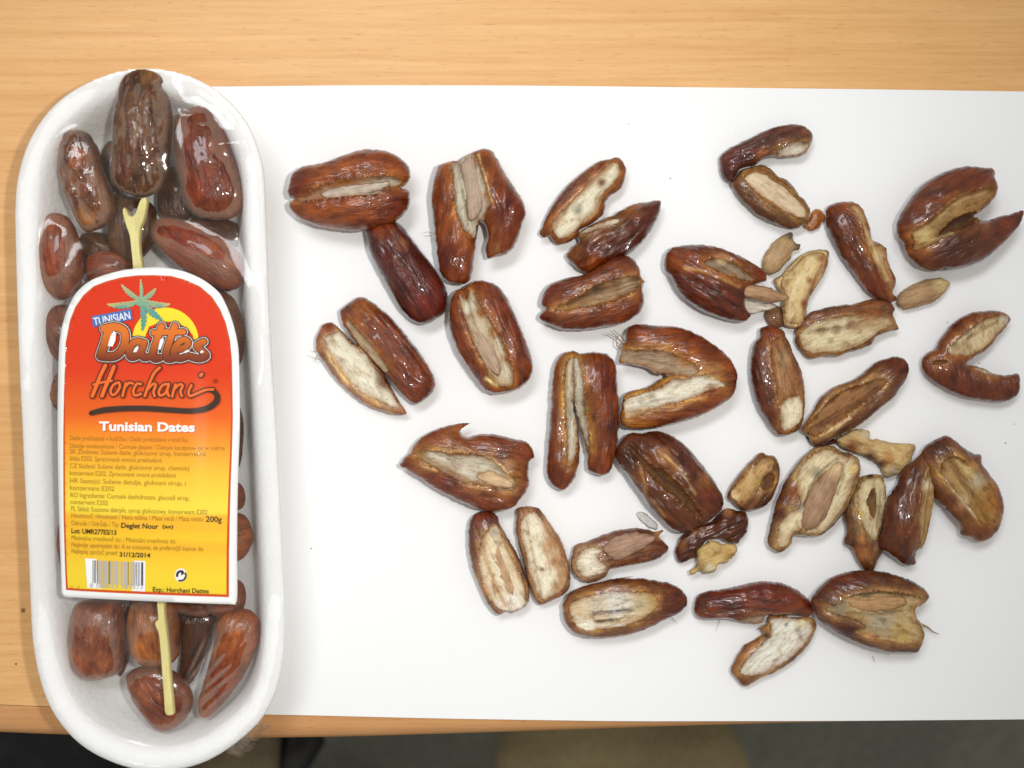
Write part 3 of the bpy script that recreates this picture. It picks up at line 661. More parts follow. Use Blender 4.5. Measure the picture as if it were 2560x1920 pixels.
# 17
r = date('G', 1760, 440, 'C shaped split date opening to the right at the right margin of the paper')
lobe(r, 'G', [(1430,430),(1470,380),(1530,340),(1570,270),(1620,200),(1690,130),(1780,80),(1880,55),(1980,52),(2060,65),(2110,110),(2095,150),(2060,200),(2010,250),(1970,310),(1900,370),(1830,410),(1785,440),(1765,460),(1820,472),(1900,492),(1980,530),(2060,545),(2170,540),(2182,620),(2170,690),(2110,740),(2010,755),(1890,740),(1760,720),(1650,680),(1560,630),(1480,570),(1435,510)],
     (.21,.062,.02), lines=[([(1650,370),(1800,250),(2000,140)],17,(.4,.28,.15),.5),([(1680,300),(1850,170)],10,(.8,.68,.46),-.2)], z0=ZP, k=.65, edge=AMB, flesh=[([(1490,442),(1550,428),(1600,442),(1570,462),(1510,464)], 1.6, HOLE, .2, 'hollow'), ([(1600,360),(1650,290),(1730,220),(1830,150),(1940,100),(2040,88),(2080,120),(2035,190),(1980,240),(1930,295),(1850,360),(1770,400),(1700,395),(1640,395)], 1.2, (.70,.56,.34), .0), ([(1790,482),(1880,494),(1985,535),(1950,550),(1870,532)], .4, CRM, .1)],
     spots=[(1765,235,42,(.25,.14,.07)),(1660,320,40,(.4,.3,.17)),(1760,320,40,(.45,.33,.18)),(2060,120,50,(.55,.46,.36)),(1520,390,60,(.36,.16,.05))], wr=.35)
# 18
r = date('F', 490, 900, 'split date like a clothes peg with two long brown legs and a pale channel')
lobe(r, 'F', [(220,560),(240,460),(280,390),(340,355),(420,350),(470,365),(540,360),(640,358),(710,380),(770,440),(790,530),(800,640),(810,760),(815,880),(815,1000),(805,1100),(800,1180),(780,1280),(750,1380),(720,1440),(650,1460),(560,1430),(530,1390),(530,1300),(515,1200),(485,1110),(455,1000),(425,880),(405,790),(408,880),(430,980),(450,1080),(462,1200),(460,1300),(440,1400),(420,1480),(380,1540),(320,1590),(260,1580),(200,1530),(165,1450),(165,1330),(175,1200),(185,1080),(195,960),(200,830),(205,690)],
     (.28,.085,.022), lines=[([(404,440),(403,780)],11,(.25,.2,.12),.8),([(420,870),(480,1080),(545,1225)],10,(.2,.14,.08),.5),([(340,500),(325,900)],14,(.5,.3,.1),.2)], z0=ZP, edge=(.42,.22,.05), k=.85, flesh=[([(318,720),(335,480),(395,415),(402,600),(403,770),(405,870),(424,970),(438,1080),(432,1200),(402,1320),(368,1390),(348,1300),(345,1150),(335,1000),(322,850)], 1.0, (.66,.64,.52), .8), ([(405,600),(402,420),(452,445),(478,600),(490,760),(508,900),(525,1000),(545,1120),(550,1235),(525,1190),(490,1090),(458,985),(428,870),(408,780)], .9, (.64,.64,.54), .8)],
     spots=[(370,900,40,(.36,.34,.28)),(520,870,30,(.36,.32,.06)),(660,600,110,RED),(260,1450,110,(.17,.05,.02)),(760,1050,90,(.15,.045,.02)),(390,1350,50,HON)], wr=.4)
# 19
r = date('F', 1360, 620, 'V shaped split date opening left, cream lower half, whiskers at its upper tip')
lobe(r, 'F', [(820,400),(840,300),(870,250),(880,170),(930,125),(1000,108),(1100,115),(1200,120),(1300,125),(1420,155),(1540,210),(1640,270),(1730,340),(1800,410),(1850,490),(1872,560),(1865,640),(1855,700),(1820,760),(1740,820),(1640,880),(1540,930),(1430,965),(1300,1000),(1150,1030),(1020,1045),(900,1040),(840,1010),(820,940),(835,860),(845,780),(880,720),(960,690),(1060,670),(1150,620),(1235,575),(1215,556),(1180,560),(1130,545),(1080,510),(980,480),(880,465),(815,455)],
     (.30,.09,.02), lines=[([(900,880),(1100,800),(1330,740)],13,(.52,.48,.40),.2),([(850,400),(1050,420),(1300,500)],12,(.25,.17,.1),.5),([(1000,830),(1180,770)],9,(.45,.42,.36),.2)], z0=ZP, k=.72, edge=(.56,.29,.06), flesh=[([(840,340),(900,333),(1000,342),(1100,342),(1200,348),(1300,382),(1400,432),(1475,482),(1490,550),(1420,580),(1330,565),(1240,556),(1140,535),(1080,503),(980,472),(880,456),(828,440)], 1.6, (.40,.30,.21), .7, 'pit_coat'), ([(860,790),(950,742),(1060,704),(1180,664),(1270,600),(1400,592),(1500,566),(1600,560),(1700,620),(1735,660),(1660,680),(1560,705),(1450,762),(1330,802),(1200,832),(1050,882),(950,930),(885,955),(856,900)], 1.3, (.78,.75,.64), .3)],
     spots=[(1400,360,110,(.44,.17,.015)),(1620,520,90,(.58,.4,.14)),(1640,780,110,(.40,.14,.02)),(1000,980,140,(.46,.23,.05)),(1560,250,110,(.24,.07,.02)),(1000,800,34,(.5,.46,.38)),(1100,740,26,(.45,.42,.33))], wr=.35)
for a in ([(860,300),(800,240),(740,205),(690,190)], [(860,260),(820,210),(760,160)], [(850,340),(790,300),(785,230),(830,200)]): fibre(r, 'F', a, .006, .0003)
# 20
r = date('H', 640, 560, 'dark brown date with a black lengthwise gash and torn scraps at its lower end')
lobe(r, 'H', [(140,330),(160,240),(220,150),(280,115),(370,120),(480,100),(580,115),(680,160),(780,240),(870,340),(950,440),(1020,540),(1080,640),(1110,720),(1090,790),(1050,840),(980,900),(900,940),(860,960),(800,990),(720,1010),(640,980),(560,900),(470,810),(390,710),(320,610),(260,520),(190,430)],
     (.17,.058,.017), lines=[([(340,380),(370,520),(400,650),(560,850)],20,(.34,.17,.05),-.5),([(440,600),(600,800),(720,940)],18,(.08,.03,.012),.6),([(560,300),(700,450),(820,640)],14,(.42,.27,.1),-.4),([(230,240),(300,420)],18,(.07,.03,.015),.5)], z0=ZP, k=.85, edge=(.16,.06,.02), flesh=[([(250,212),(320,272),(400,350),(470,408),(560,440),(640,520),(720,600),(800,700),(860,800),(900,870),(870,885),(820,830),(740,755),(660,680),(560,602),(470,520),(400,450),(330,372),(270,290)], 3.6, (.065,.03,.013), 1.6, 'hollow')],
     spots=[(550,320,85,(.48,.28,.085)),(900,520,70,(.40,.23,.06)),(350,500,60,(.36,.18,.05)),(230,350,120,DRK),(950,700,120,(.22,.065,.02)),(640,420,60,(.4,.22,.07))], wr=.6)
lobe(r, 'H', [(700,1080),(740,1030),(820,950),(900,925),(1000,905),(1060,840),(1130,790),(1230,810),(1310,830),(1325,920),(1310,1000),(1260,1070),(1220,1110),(1130,1090),(1050,1060),(960,1080),(900,1130),(860,1180),(870,1230),(810,1240),(740,1280),(690,1250),(670,1170)],
     (.13,.045,.015), z0=ZP, k=.8, wr=.8, name='torn_skin', spots=[(840,970,50,(.36,.16,.03)),(1130,800,60,(.46,.3,.13)),(730,1120,50,(.3,.15,.03)),(930,940,60,(.26,.11,.03))])
lobe(r, 'H', [(865,1160),(930,1110),(1000,1070),(1080,1100),(1180,1105),(1225,1140),(1200,1210),(1130,1270),(1050,1290),(1020,1350),(960,1370),(890,1340),(820,1380),(800,1350),(850,1290),(870,1230)],
     (.60,.42,.17), z0=.003, k=.75, wr=.9, name='torn_flesh', mat=FLESH, rough=.4, spots=[(900,1300,60,(.4,.24,.1)),(970,1320,50,(.62,.56,.42)),(1140,1200,50,(.5,.29,.08))])
# 21
r = date('H', 1370, 560, 'small stubby date half with a honey coloured face beside the gashed brown date')
lobe(r, 'H', [(1140,650),(1180,570),(1250,480),(1320,400),(1390,330),(1440,290),(1500,310),(1570,330),(1600,400),(1610,480),(1590,580),(1550,680),(1490,760),(1410,800),(1320,815),(1240,790),(1190,740),(1140,700)],
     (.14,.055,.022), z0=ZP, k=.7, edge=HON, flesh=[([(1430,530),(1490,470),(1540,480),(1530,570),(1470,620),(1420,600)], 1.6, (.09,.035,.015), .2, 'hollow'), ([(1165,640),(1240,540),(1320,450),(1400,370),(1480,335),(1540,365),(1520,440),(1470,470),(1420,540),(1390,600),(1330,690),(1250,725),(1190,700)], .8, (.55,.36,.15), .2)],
     spots=[(1200,690,50,(.72,.56,.3)),(1340,480,50,(.62,.42,.2)),(1400,560,40,(.42,.32,.08)),(1480,340,50,(.34,.19,.07))], wr=.5)
# 22
r = date('E', 590, 430, 'broad flattened date with a long pale hollow and a torn flap on top')
i = lobe(r, 'E', [(110,400),(130,360),(175,310),(210,250),(260,200),(330,160),(420,130),(510,110),(600,103),(555,128),(525,165),(570,200),(640,185),(730,180),(820,195),(890,215),(960,225),(1005,250),(1030,300),(1040,345),(1008,370),(1000,450),(1005,530),(980,590),(930,650),(890,690),(810,718),(700,710),(590,680),(480,630),(370,570),(260,500),(170,440)],
     (.30,.10,.033), lines=[([(230,320),(400,400),(600,505),(850,548)],14,(.35,.2,.08),.5),([(700,330),(800,390),(890,500)],14,(.74,.54,.28),-.3),([(330,310),(560,420)],10,(.72,.68,.60),.2),([(480,330),(640,420)],9,(.40,.34,.26),.4)], z0=ZP, k=.62, kb=.65, edge=(.50,.27,.08), flesh=[([(215,302),(280,287),(380,295),(480,310),(600,312),(700,327),(780,370),(840,430),(900,500),(900,555),(830,560),(740,532),(640,520),(540,500),(430,450),(340,400),(250,350)], 2.6, (.60,.55,.44), .8)],
     spots=[(250,315,60,HON),(900,430,70,(.50,.28,.07)),(470,150,90,(.44,.21,.05)),(820,310,60,(.16,.07,.035)),(400,560,160,(.24,.07,.04)),(870,400,45,(.66,.5,.26))], wr=.5)
pit(r, i, 'E', [(640,472),(720,432),(800,460),(880,510),(890,548),(800,550),(700,522)], (.60,.42,.24), sink=.0006)
fibre(r, 'E', [(540,128),(575,110),(605,103)], .004)
# 23 24
r = date('E', 800, 1060, 'slender date half showing a cream face with a brown groove, left of the cream pair')
i = lobe(r, 'E', [(580,870),(590,790),(620,740),(680,710),(740,715),(780,740),(800,800),(840,870),(880,940),(930,1030),(970,1130),(1000,1220),(1005,1310),(980,1370),(910,1410),(850,1410),(790,1430),(740,1390),(690,1310),(650,1220),(610,1110),(585,990)],
     (.15,.05,.022), lines=[([(700,860),(690,1000),(760,1200),(840,1360)],20,(.5,.28,.12),.3),([(820,900),(880,1040),(950,1200)],13,(.55,.35,.18),.2),([(775,920),(850,1150),(890,1290)],9,(.2,.14,.1),.5),([(730,990),(800,1180),(850,1290)],8,(.86,.8,.68),-.2)], z0=ZP, k=.6, kb=.75, edge=(.50,.28,.13), flesh=[([(660,980),(680,900),(720,825),(765,795),(805,850),(855,960),(905,1060),(955,1170),(982,1270),(975,1350),(900,1392),(820,1385),(755,1345),(705,1260),(672,1150),(652,1060)], 1.2, (.82,.70,.50), .0)],
     spots=[(700,760,70,(.28,.08,.03)),(770,860,36,(.5,.42,.36)),(880,1340,90,(.9,.86,.78)),(700,1250,36,(.7,.42,.25))], wr=.3)
pit(r, i, 'E', [(740,970),(770,905),(800,960),(840,1060),(880,1160),(900,1260),(870,1290),(820,1210),(770,1110),(740,1040)], (.50,.32,.17), sink=.0014, k=.5)
r = date('E', 1100, 1020, 'cream date half mottled brown along one side, right one of the cream pair')
lobe(r, 'E', [(915,750),(920,700),(970,680),(1060,690),(1100,730),(1150,800),(1210,890),(1250,980),(1280,1080),(1290,1170),(1280,1240),(1240,1290),(1170,1330),(1090,1360),(1050,1340),(1020,1270),(985,1170),(960,1060),(930,950),(910,850)],
     (.24,.10,.045), lines=[([(1110,800),(1180,960),(1230,1200)],24,(.5,.27,.12),.2),([(985,780),(1050,1100),(1090,1300)],11,(.5,.4,.3),.5),([(1120,900),(1150,1150)],12,(.58,.36,.2),.2)], z0=ZP, k=.5, kb=.65, edge=(.46,.25,.12), flesh=[([(950,770),(1000,718),(1050,720),(1100,780),(1155,870),(1205,960),(1245,1070),(1258,1170),(1230,1245),(1160,1295),(1085,1318),(1045,1250),(1012,1150),(987,1040),(958,920),(942,840)], .8, (.84,.77,.60), -.1)],
     spots=[(1150,940,60,(.50,.28,.13)),(1190,1050,60,(.55,.32,.16)),(1230,1150,50,(.5,.28,.14)),(1200,1230,50,(.45,.25,.12)),(1090,1110,16,(.3,.25,.2)),(1030,1060,14,(.4,.35,.28))], wr=.3)
# 25
r = date('E', 1620, 1010, 'brown pit still wrapped in torn flesh with a white lump at its left end')
i = lobe(r, 'E', [(1300,1010),(1320,950),(1390,930),(1480,890),(1600,850),(1720,830),(1820,840),(1870,855),(1930,845),(1905,890),(1940,930),(1970,970),(1930,1020),(1850,1060),(1740,1080),(1640,1100),(1560,1120),(1540,1160),(1480,1195),(1410,1205),(1340,1180),(1300,1120),(1290,1060)],
     (.30,.15,.075), z0=ZP, k=.65, edge=(.5,.32,.17), mat=DRY, flesh=[([(1325,1040),(1370,975),(1440,952),(1500,980),(1470,1030),(1525,1080),(1525,1120),(1460,1155),(1385,1165),(1335,1120)], -.5, (.80,.74,.60), .2)],
     spots=[(1900,990,60,(.22,.08,.035)),(1900,860,50,(.62,.44,.22)),(1700,1060,70,(.4,.22,.11))], wr=.6)
pit(r, i, 'E', [(1510,965),(1600,892),(1720,862),(1840,872),(1880,900),(1830,950),(1740,1000),(1640,1050),(1570,1040)], (.36,.215,.14), sink=.0012, k=.7)
# shred of clear skin
r = empty('skin_shred', place('E', 1790, 770, ZP), 'thin whitish shred of dry skin between the gashed date and the wrapped pit', 'skin shred')
lobe(r, 'E', [(1745,730),(1790,720),(1825,745),(1860,770),(1890,810),(1880,840),(1830,825),(1800,800),(1770,775)], (.70,.68,.68), z0=ZP, k=.35, kb=.3, name='shred', mat=FLESH, wr=.4, rough=.35)
# 26
r = date('E', 1670, 1390, 'long oval date half with dark lines in its pale groove and a shiny brown end')
i = lobe(r, 'E', [(1235,1380),(1250,1330),(1300,1270),(1390,1230),(1490,1205),(1600,1180),(1700,1180),(1790,1178),(1880,1195),(1970,1210),(2050,1250),(2095,1310),(2090,1370),(2040,1420),(1960,1460),(1860,1510),(1740,1555),(1620,1580),(1490,1590),(1370,1580),(1290,1540),(1245,1470)],
     (.19,.062,.022), lines=[([(1440,1397),(1570,1386),(1705,1372)],14,(.10,.08,.06),.8),([(1450,1457),(1600,1440)],12,(.14,.1,.07),.6),([(1400,1340),(1550,1300),(1700,1318),(1775,1350)],10,(.42,.38,.33),.4),([(1300,1420),(1450,1490),(1650,1480)],12,(.84,.80,.70),-.2)], z0=ZP, k=.65, kb=.75, edge=(.46,.24,.07), flesh=[([(1440,1395),(1560,1382),(1700,1368),(1712,1380),(1570,1396),(1450,1412)], .7, (.10,.08,.06), 0, 'groove'), ([(1460,1452),(1560,1440),(1610,1436),(1560,1456),(1470,1466)], .5, (.13,.1,.07), 0, 'groove'), ([(1275,1375),(1330,1315),(1430,1282),(1560,1262),(1680,1257),(1790,1255),(1870,1292),(1868,1360),(1810,1415),(1720,1462),(1600,1495),(1480,1515),(1365,1512),(1305,1460)], 1.3, (.72,.58,.38), .1)],
     spots=[(1600,1330,110,(.74,.73,.68)),(1480,1360,70,(.7,.62,.5)),(1830,1320,80,(.50,.30,.09)),(1400,1500,60,(.86,.82,.7)),(1780,1340,60,(.55,.45,.28)),(2000,1330,90,(.18,.045,.018))], wr=.35)
fibre(r, 'E', [(1580,1190),(1640,1175),(1720,1165)], .006, .0003); fibre(r, 'E', [(1990,1450),(2015,1475),(2030,1490)], .003)
# 27
r = date('J', 690, 540, 'split date of a shiny red half and a white faced half, nearest the front edge')
lobe(r, 'J', [(105,420),(130,340),(200,300),(300,290),(420,265),(540,235),(650,225),(760,235),(860,270),(940,320),(1000,380),(1030,440),(1010,490),(930,485),(820,482),(720,487),(660,480),(640,540),(540,545),(440,530),(330,515),(230,520),(150,510),(110,470)],
     (.23,.052,.016), lines=[([(220,380),(500,330),(800,370)],14,(.08,.02,.012),.4),([(280,450),(520,410),(700,430)],14,(.1,.03,.015),.4)], z0=ZP, edge=TAN, flesh=[([(430,520),(500,492),(600,472),(655,482),(645,535),(540,542)], .6, (.5,.44,.33), .3)], spots=[(380,410,110,(.12,.035,.02)),(170,400,60,(.15,.07,.035)),(870,440,110,(.33,.095,.02)),(300,490,60,(.4,.27,.16))], wr=.55)
lobe(r, 'J', [(390,910),(410,850),(450,780),(490,720),(560,680),(640,620),(600,590),(660,560),(690,490),(780,480),(840,500),(920,500),(1010,500),(1045,560),(1030,640),(980,720),(910,800),(820,870),(720,930),(620,970),(550,1010),(510,1035),(460,1010),(420,960)],
     (.28,.11,.04), z0=ZP, k=.5, kb=.6, edge=(.52,.30,.10), flesh=[([(455,900),(485,830),(545,760),(620,690),(680,630),(685,525),(740,495),(830,505),(930,515),(1008,545),(1008,620),(955,690),(875,765),(775,842),(660,912),(545,935),(475,925)], 1.0, (.80,.78,.69), .0)],
     spots=[(815,555,16,(.3,.28,.22)),(900,600,30,(.5,.46,.4)),(920,640,26,(.45,.4,.36)),(940,540,50,(.78,.7,.46)),(660,640,24,(.1,.07,.04))], wr=.3)
fibre(r, 'J', [(310,515),(295,560),(275,610)], .003); fibre(r, 'J', [(660,560),(620,580),(590,600)], .004, .0004)
# 28
r = date('J', 1460, 470, 'broad open date holding its pit, joined at its tip to the red and white one')
i = lobe(r, 'J', [(1015,380),(1040,330),(1110,250),(1200,190),(1310,155),(1430,145),(1560,155),(1690,190),(1800,230),(1880,280),(1925,340),(1910,380),(1860,420),(1812,442),(1830,510),(1870,560),(1890,660),(1860,740),(1830,785),(1720,780),(1600,780),(1480,750),(1370,710),(1260,660),(1160,600),(1100,550),(1060,500),(1038,440)],
     (.16,.052,.019), lines=[([(1290,320),(1500,300),(1750,330)],13,(.12,.08,.03),.8),([(1260,450),(1450,472),(1700,452)],13,(.2,.12,.04),.8),([(1400,560),(1600,600),(1800,640)],14,(.35,.24,.12),.4),([(1500,640),(1700,672)],14,(.72,.52,.2),-.2),([(1330,600),(1450,640)],12,(.6,.32,.14),-.3)], z0=ZP, k=.7, edge=(.46,.25,.08), flesh=[([(1110,430),(1200,375),(1280,322),(1400,292),(1540,282),(1680,300),(1800,330),(1855,360),(1805,425),(1815,520),(1855,580),(1872,660),(1800,685),(1680,685),(1560,655),(1450,620),(1345,598),(1385,545),(1300,490),(1200,465)], 1.8, (.54,.39,.19), .5)],
     spots=[(1250,170,120,(.24,.075,.03)),(1200,420,70,(.28,.22,.13)),(1520,530,110,(.46,.40,.28)),(1440,630,40,(.66,.36,.16)),(1400,330,46,(.16,.12,.05)),(1700,620,80,(.56,.40,.12)),(1260,580,90,(.12,.04,.018))], wr=.45)
pit(r, i, 'J', [(1265,365),(1360,338),(1500,335),(1640,335),(1720,350),(1740,390),(1680,428),(1560,452),(1430,458),(1330,438),(1280,402)], (.44,.25,.11), sink=.0009, k=.6)
fibre(r, 'J', [(1850,555),(1900,575),(1940,610),(1990,632)], .004, .0005); fibre(r, 'J', [(1590,745),(1600,780),(1612,805)], .006); fibre(r, 'J', [(1480,800),(1490,830),(1500,850)], .002)
# 29
r = date('I', 500, 620, 'opened pale date half cradling a large brown pit, with a rough tail at lower left')
i = lobe(r, 'I', [(130,980),(150,880),(170,780),(200,680),(240,580),(290,470),(350,380),(430,290),(510,230),(600,210),(680,220),(740,260),(820,280),(880,330),(890,420),(860,520),(820,620),(780,720),(720,800),(650,880),(570,940),(470,955),(390,945),(340,960),(320,1020),(240,1080),(180,1060),(140,1020)],
     (.15,.058,.03), lines=[([(420,690),(480,540),(600,390),(700,320)],17,(.3,.25,.15),.9),([(690,600),(745,460),(745,360)],15,(.3,.22,.12),.7),([(330,470),(420,330)],16,(.5,.38,.2),.2),([(540,905),(660,830),(720,730)],14,(.42,.34,.2),.4)], z0=ZP, k=.5, kb=.7, edge=(.48,.30,.11), flesh=[([(205,960),(215,850),(290,745),(375,690),(345,560),(365,430),(440,315),(530,252),(620,232),(690,262),(760,292),(830,312),(860,370),(830,460),(790,580),(740,680),(680,770),(610,855),(530,915),(440,918),(395,885),(335,905),(290,995),(225,1035)], 1.3, (.74,.64,.42), .0)],
     spots=[(330,590,75,(.34,.14,.04)),(400,700,50,(.5,.44,.36)),(520,430,46,(.38,.32,.22)),(220,760,60,(.2,.08,.045)),(240,980,60,(.6,.46,.28)),(810,400,50,(.72,.55,.24))], wr=.35)
pit(r, i, 'I', [(400,800),(420,700),(460,590),(530,480),(620,400),(700,340),(740,370),(720,470),(680,580),(640,700),(590,800),(520,870),(440,900),(405,870)], (.345,.205,.115), sink=.0010, k=.6, spots=[(680,390,80,(.6,.42,.22))])
# 30
r = date('I', 930, 780, 'narrow pale date half with a thin dark crack, wedged against a dark leg')
lobe(r, 'I', [(760,700),(800,600),(840,520),(890,460),(960,440),(1040,450),(1080,500),(1090,600),(1070,720),(1050,840),(1030,930),(1050,1010),(1060,1080),(1020,1150),(990,1220),(920,1220),(860,1150),(810,1050),(745,1000),(770,900),(750,800)],
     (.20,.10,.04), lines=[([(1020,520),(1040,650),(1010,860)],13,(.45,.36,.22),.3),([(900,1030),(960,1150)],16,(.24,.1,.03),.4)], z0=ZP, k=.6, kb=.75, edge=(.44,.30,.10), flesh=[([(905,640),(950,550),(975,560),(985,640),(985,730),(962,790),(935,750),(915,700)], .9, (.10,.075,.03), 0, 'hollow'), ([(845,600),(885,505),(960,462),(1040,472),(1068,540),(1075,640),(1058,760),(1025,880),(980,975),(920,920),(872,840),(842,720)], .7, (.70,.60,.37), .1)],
     spots=[(850,760,40,(.66,.5,.1)),(890,1070,90,(.42,.22,.07)),(860,950,40,(.68,.46,.17)),(1000,1000,50,(.28,.17,.11)),(950,445,30,(.04,.03,.03))], wr=.4)
# 31
r = date('I', 1560, 650, 'upside down V date with a dark brown left leg and an amber hollowed right leg')
lobe(r, 'I', [(1380,330),(1400,230),(1480,170),(1580,128),(1650,160),(1720,220),(1800,270),(1870,290),(1870,350),(1920,420),(1980,500),(2030,590),(2050,700),(2040,800),(2000,900),(1930,970),(1850,995),(1770,960),(1700,930),(1690,870),(1620,780),(1550,700),(1490,630),(1460,520),(1420,420)],
     (.24,.10,.028), z0=ZP, k=.7, edge=(.46,.25,.07), lines=[([(1520,440),(1600,560),(1780,770)],15,(.80,.66,.42),-.3), ([(1580,310),(1700,500),(1850,680),(1900,800)],24,(.24,.13,.05),1.0), ([(1640,330),(1790,470)],14,(.7,.54,.26),-.3)],
     flesh=[([(1500,400),(1512,335),(1580,295),(1660,302),(1740,372),(1820,422),(1895,500),(1945,600),(1975,700),(1955,795),(1900,850),(1830,825),(1760,755),(1680,655),(1590,555),(1518,468)], 2.8, (.44,.28,.11), .2)],
     spots=[(1740,390,60,(.74,.56,.24)),(1680,660,60,(.72,.58,.34)),(1870,720,110,(.34,.17,.04)),(1820,480,70,(.55,.47,.33)),(1980,650,120,(.44,.20,.05)),(1860,930,100,(.40,.19,.05)),(1500,210,110,(.13,.05,.02)),(1580,650,60,(.20,.09,.03))], wr=.4)
lobe(r, 'I', [(1100,640),(1180,520),(1220,420),(1290,350),(1350,300),(1410,240),(1470,250),(1480,340),(1478,450),(1484,560),(1478,650),(1465,720),(1450,800),(1430,900),(1400,1000),(1380,1050),(1340,1060),(1330,1120),(1335,1175),(1250,1185),(1190,1150),(1110,1090),(1040,1050),(1030,970),(1060,850),(1080,740)],
     (.15,.05,.015), z0=.0024, k=.8, kb=.62, edge=(.46,.25,.07), lines=[([(1430,500),(1405,700),(1380,950)],14,(.26,.13,.04),.5)],
     flesh=[([(1345,560),(1395,440),(1440,330),(1462,360),(1466,470),(1464,600),(1445,760),(1425,880),(1380,1020),(1335,960),(1312,840),(1322,700)], .7, (.50,.33,.14), .3)],
     spots=[(1400,520,50,(.80,.70,.48)),(1250,900,90,(.26,.09,.02)),(1300,640,70,(.30,.12,.025))], wr=.4)
# 32
r = date('I', 1010, 270, 'torn shred of fibrous tan flesh above the narrow pale half', name='flesh_piece', cat='date piece')
lobe(r, 'I', [(690,160),(760,110),(850,75),(960,90),(960,150),(1050,165),(1150,185),(1300,195),(1332,215),(1310,270),(1290,340),(1230,400),(1180,450),(1080,460),(1055,400),(1000,340),(900,290),(800,260),(720,220)],
     (.58,.40,.18), z0=ZP, k=.55, mat=FLESH, wr=.8, rough=.4, name='flesh', spots=[(800,215,70,(.22,.07,.02)),(950,300,60,(.15,.055,.02)),(1090,310,60,(.5,.25,.07)),(900,110,50,(.66,.56,.36)),(1130,420,60,(.42,.32,.23)),(1180,270,60,(.7,.5,.22)),(1040,360,40,(.13,.06,.03))])
r = date('I', 590, 180, 'small dark scrap of skin where the V date meets the pit half', name='skin_scrap', cat='date piece')
lobe(r, 'I', [(440,140),(520,150),(620,145),(690,160),(715,195),(650,200),(600,215),(540,238),(485,200)], (.17,.06,.025), z0=ZP, k=.8, wr=.4, spots=[(620,170,40,(.25,.04,.03))])

# crumbs
def crumbs():
    rnd = random.Random(4); V, F = [], []
    spots = [(1572, 310, 3), (1676, 446, 3.5), (778, 1371, 4), (2368, 806, 4), (2448, 908, 4), (2536, 1060, 3.5), (2514, 1108, 4), (1290, 905, 2), (700, 590, 2.2), (2010, 1530, 2), (1120, 1620, 2), (1840, 330, 2)]
    for x, y, s in spots:
        p = P(x, y, ZP); r = s * S * .62; b = len(V)
        for a in range(6): V.append(p + Vector((math.cos(a * 1.047) * r * rnd.uniform(.6, 1.2), math.sin(a * 1.047) * r * rnd.uniform(.4, .9), .0001)))
        V.append(p + Vector((0, 0, r * .8)))
        F += [(b + q, b + (q + 1) % 6, b + 6) for q in range(6)] + [tuple(b + q for q in range(6))[::-1]]
    o = link('crumbs', mesh('crumbs', V, F), plain('crumb', (.45, .42, .36), .8), None)
    tag(o, 'tiny grey brown crumbs scattered on the white paper', 'crumbs', kind='stuff')
crumbs()

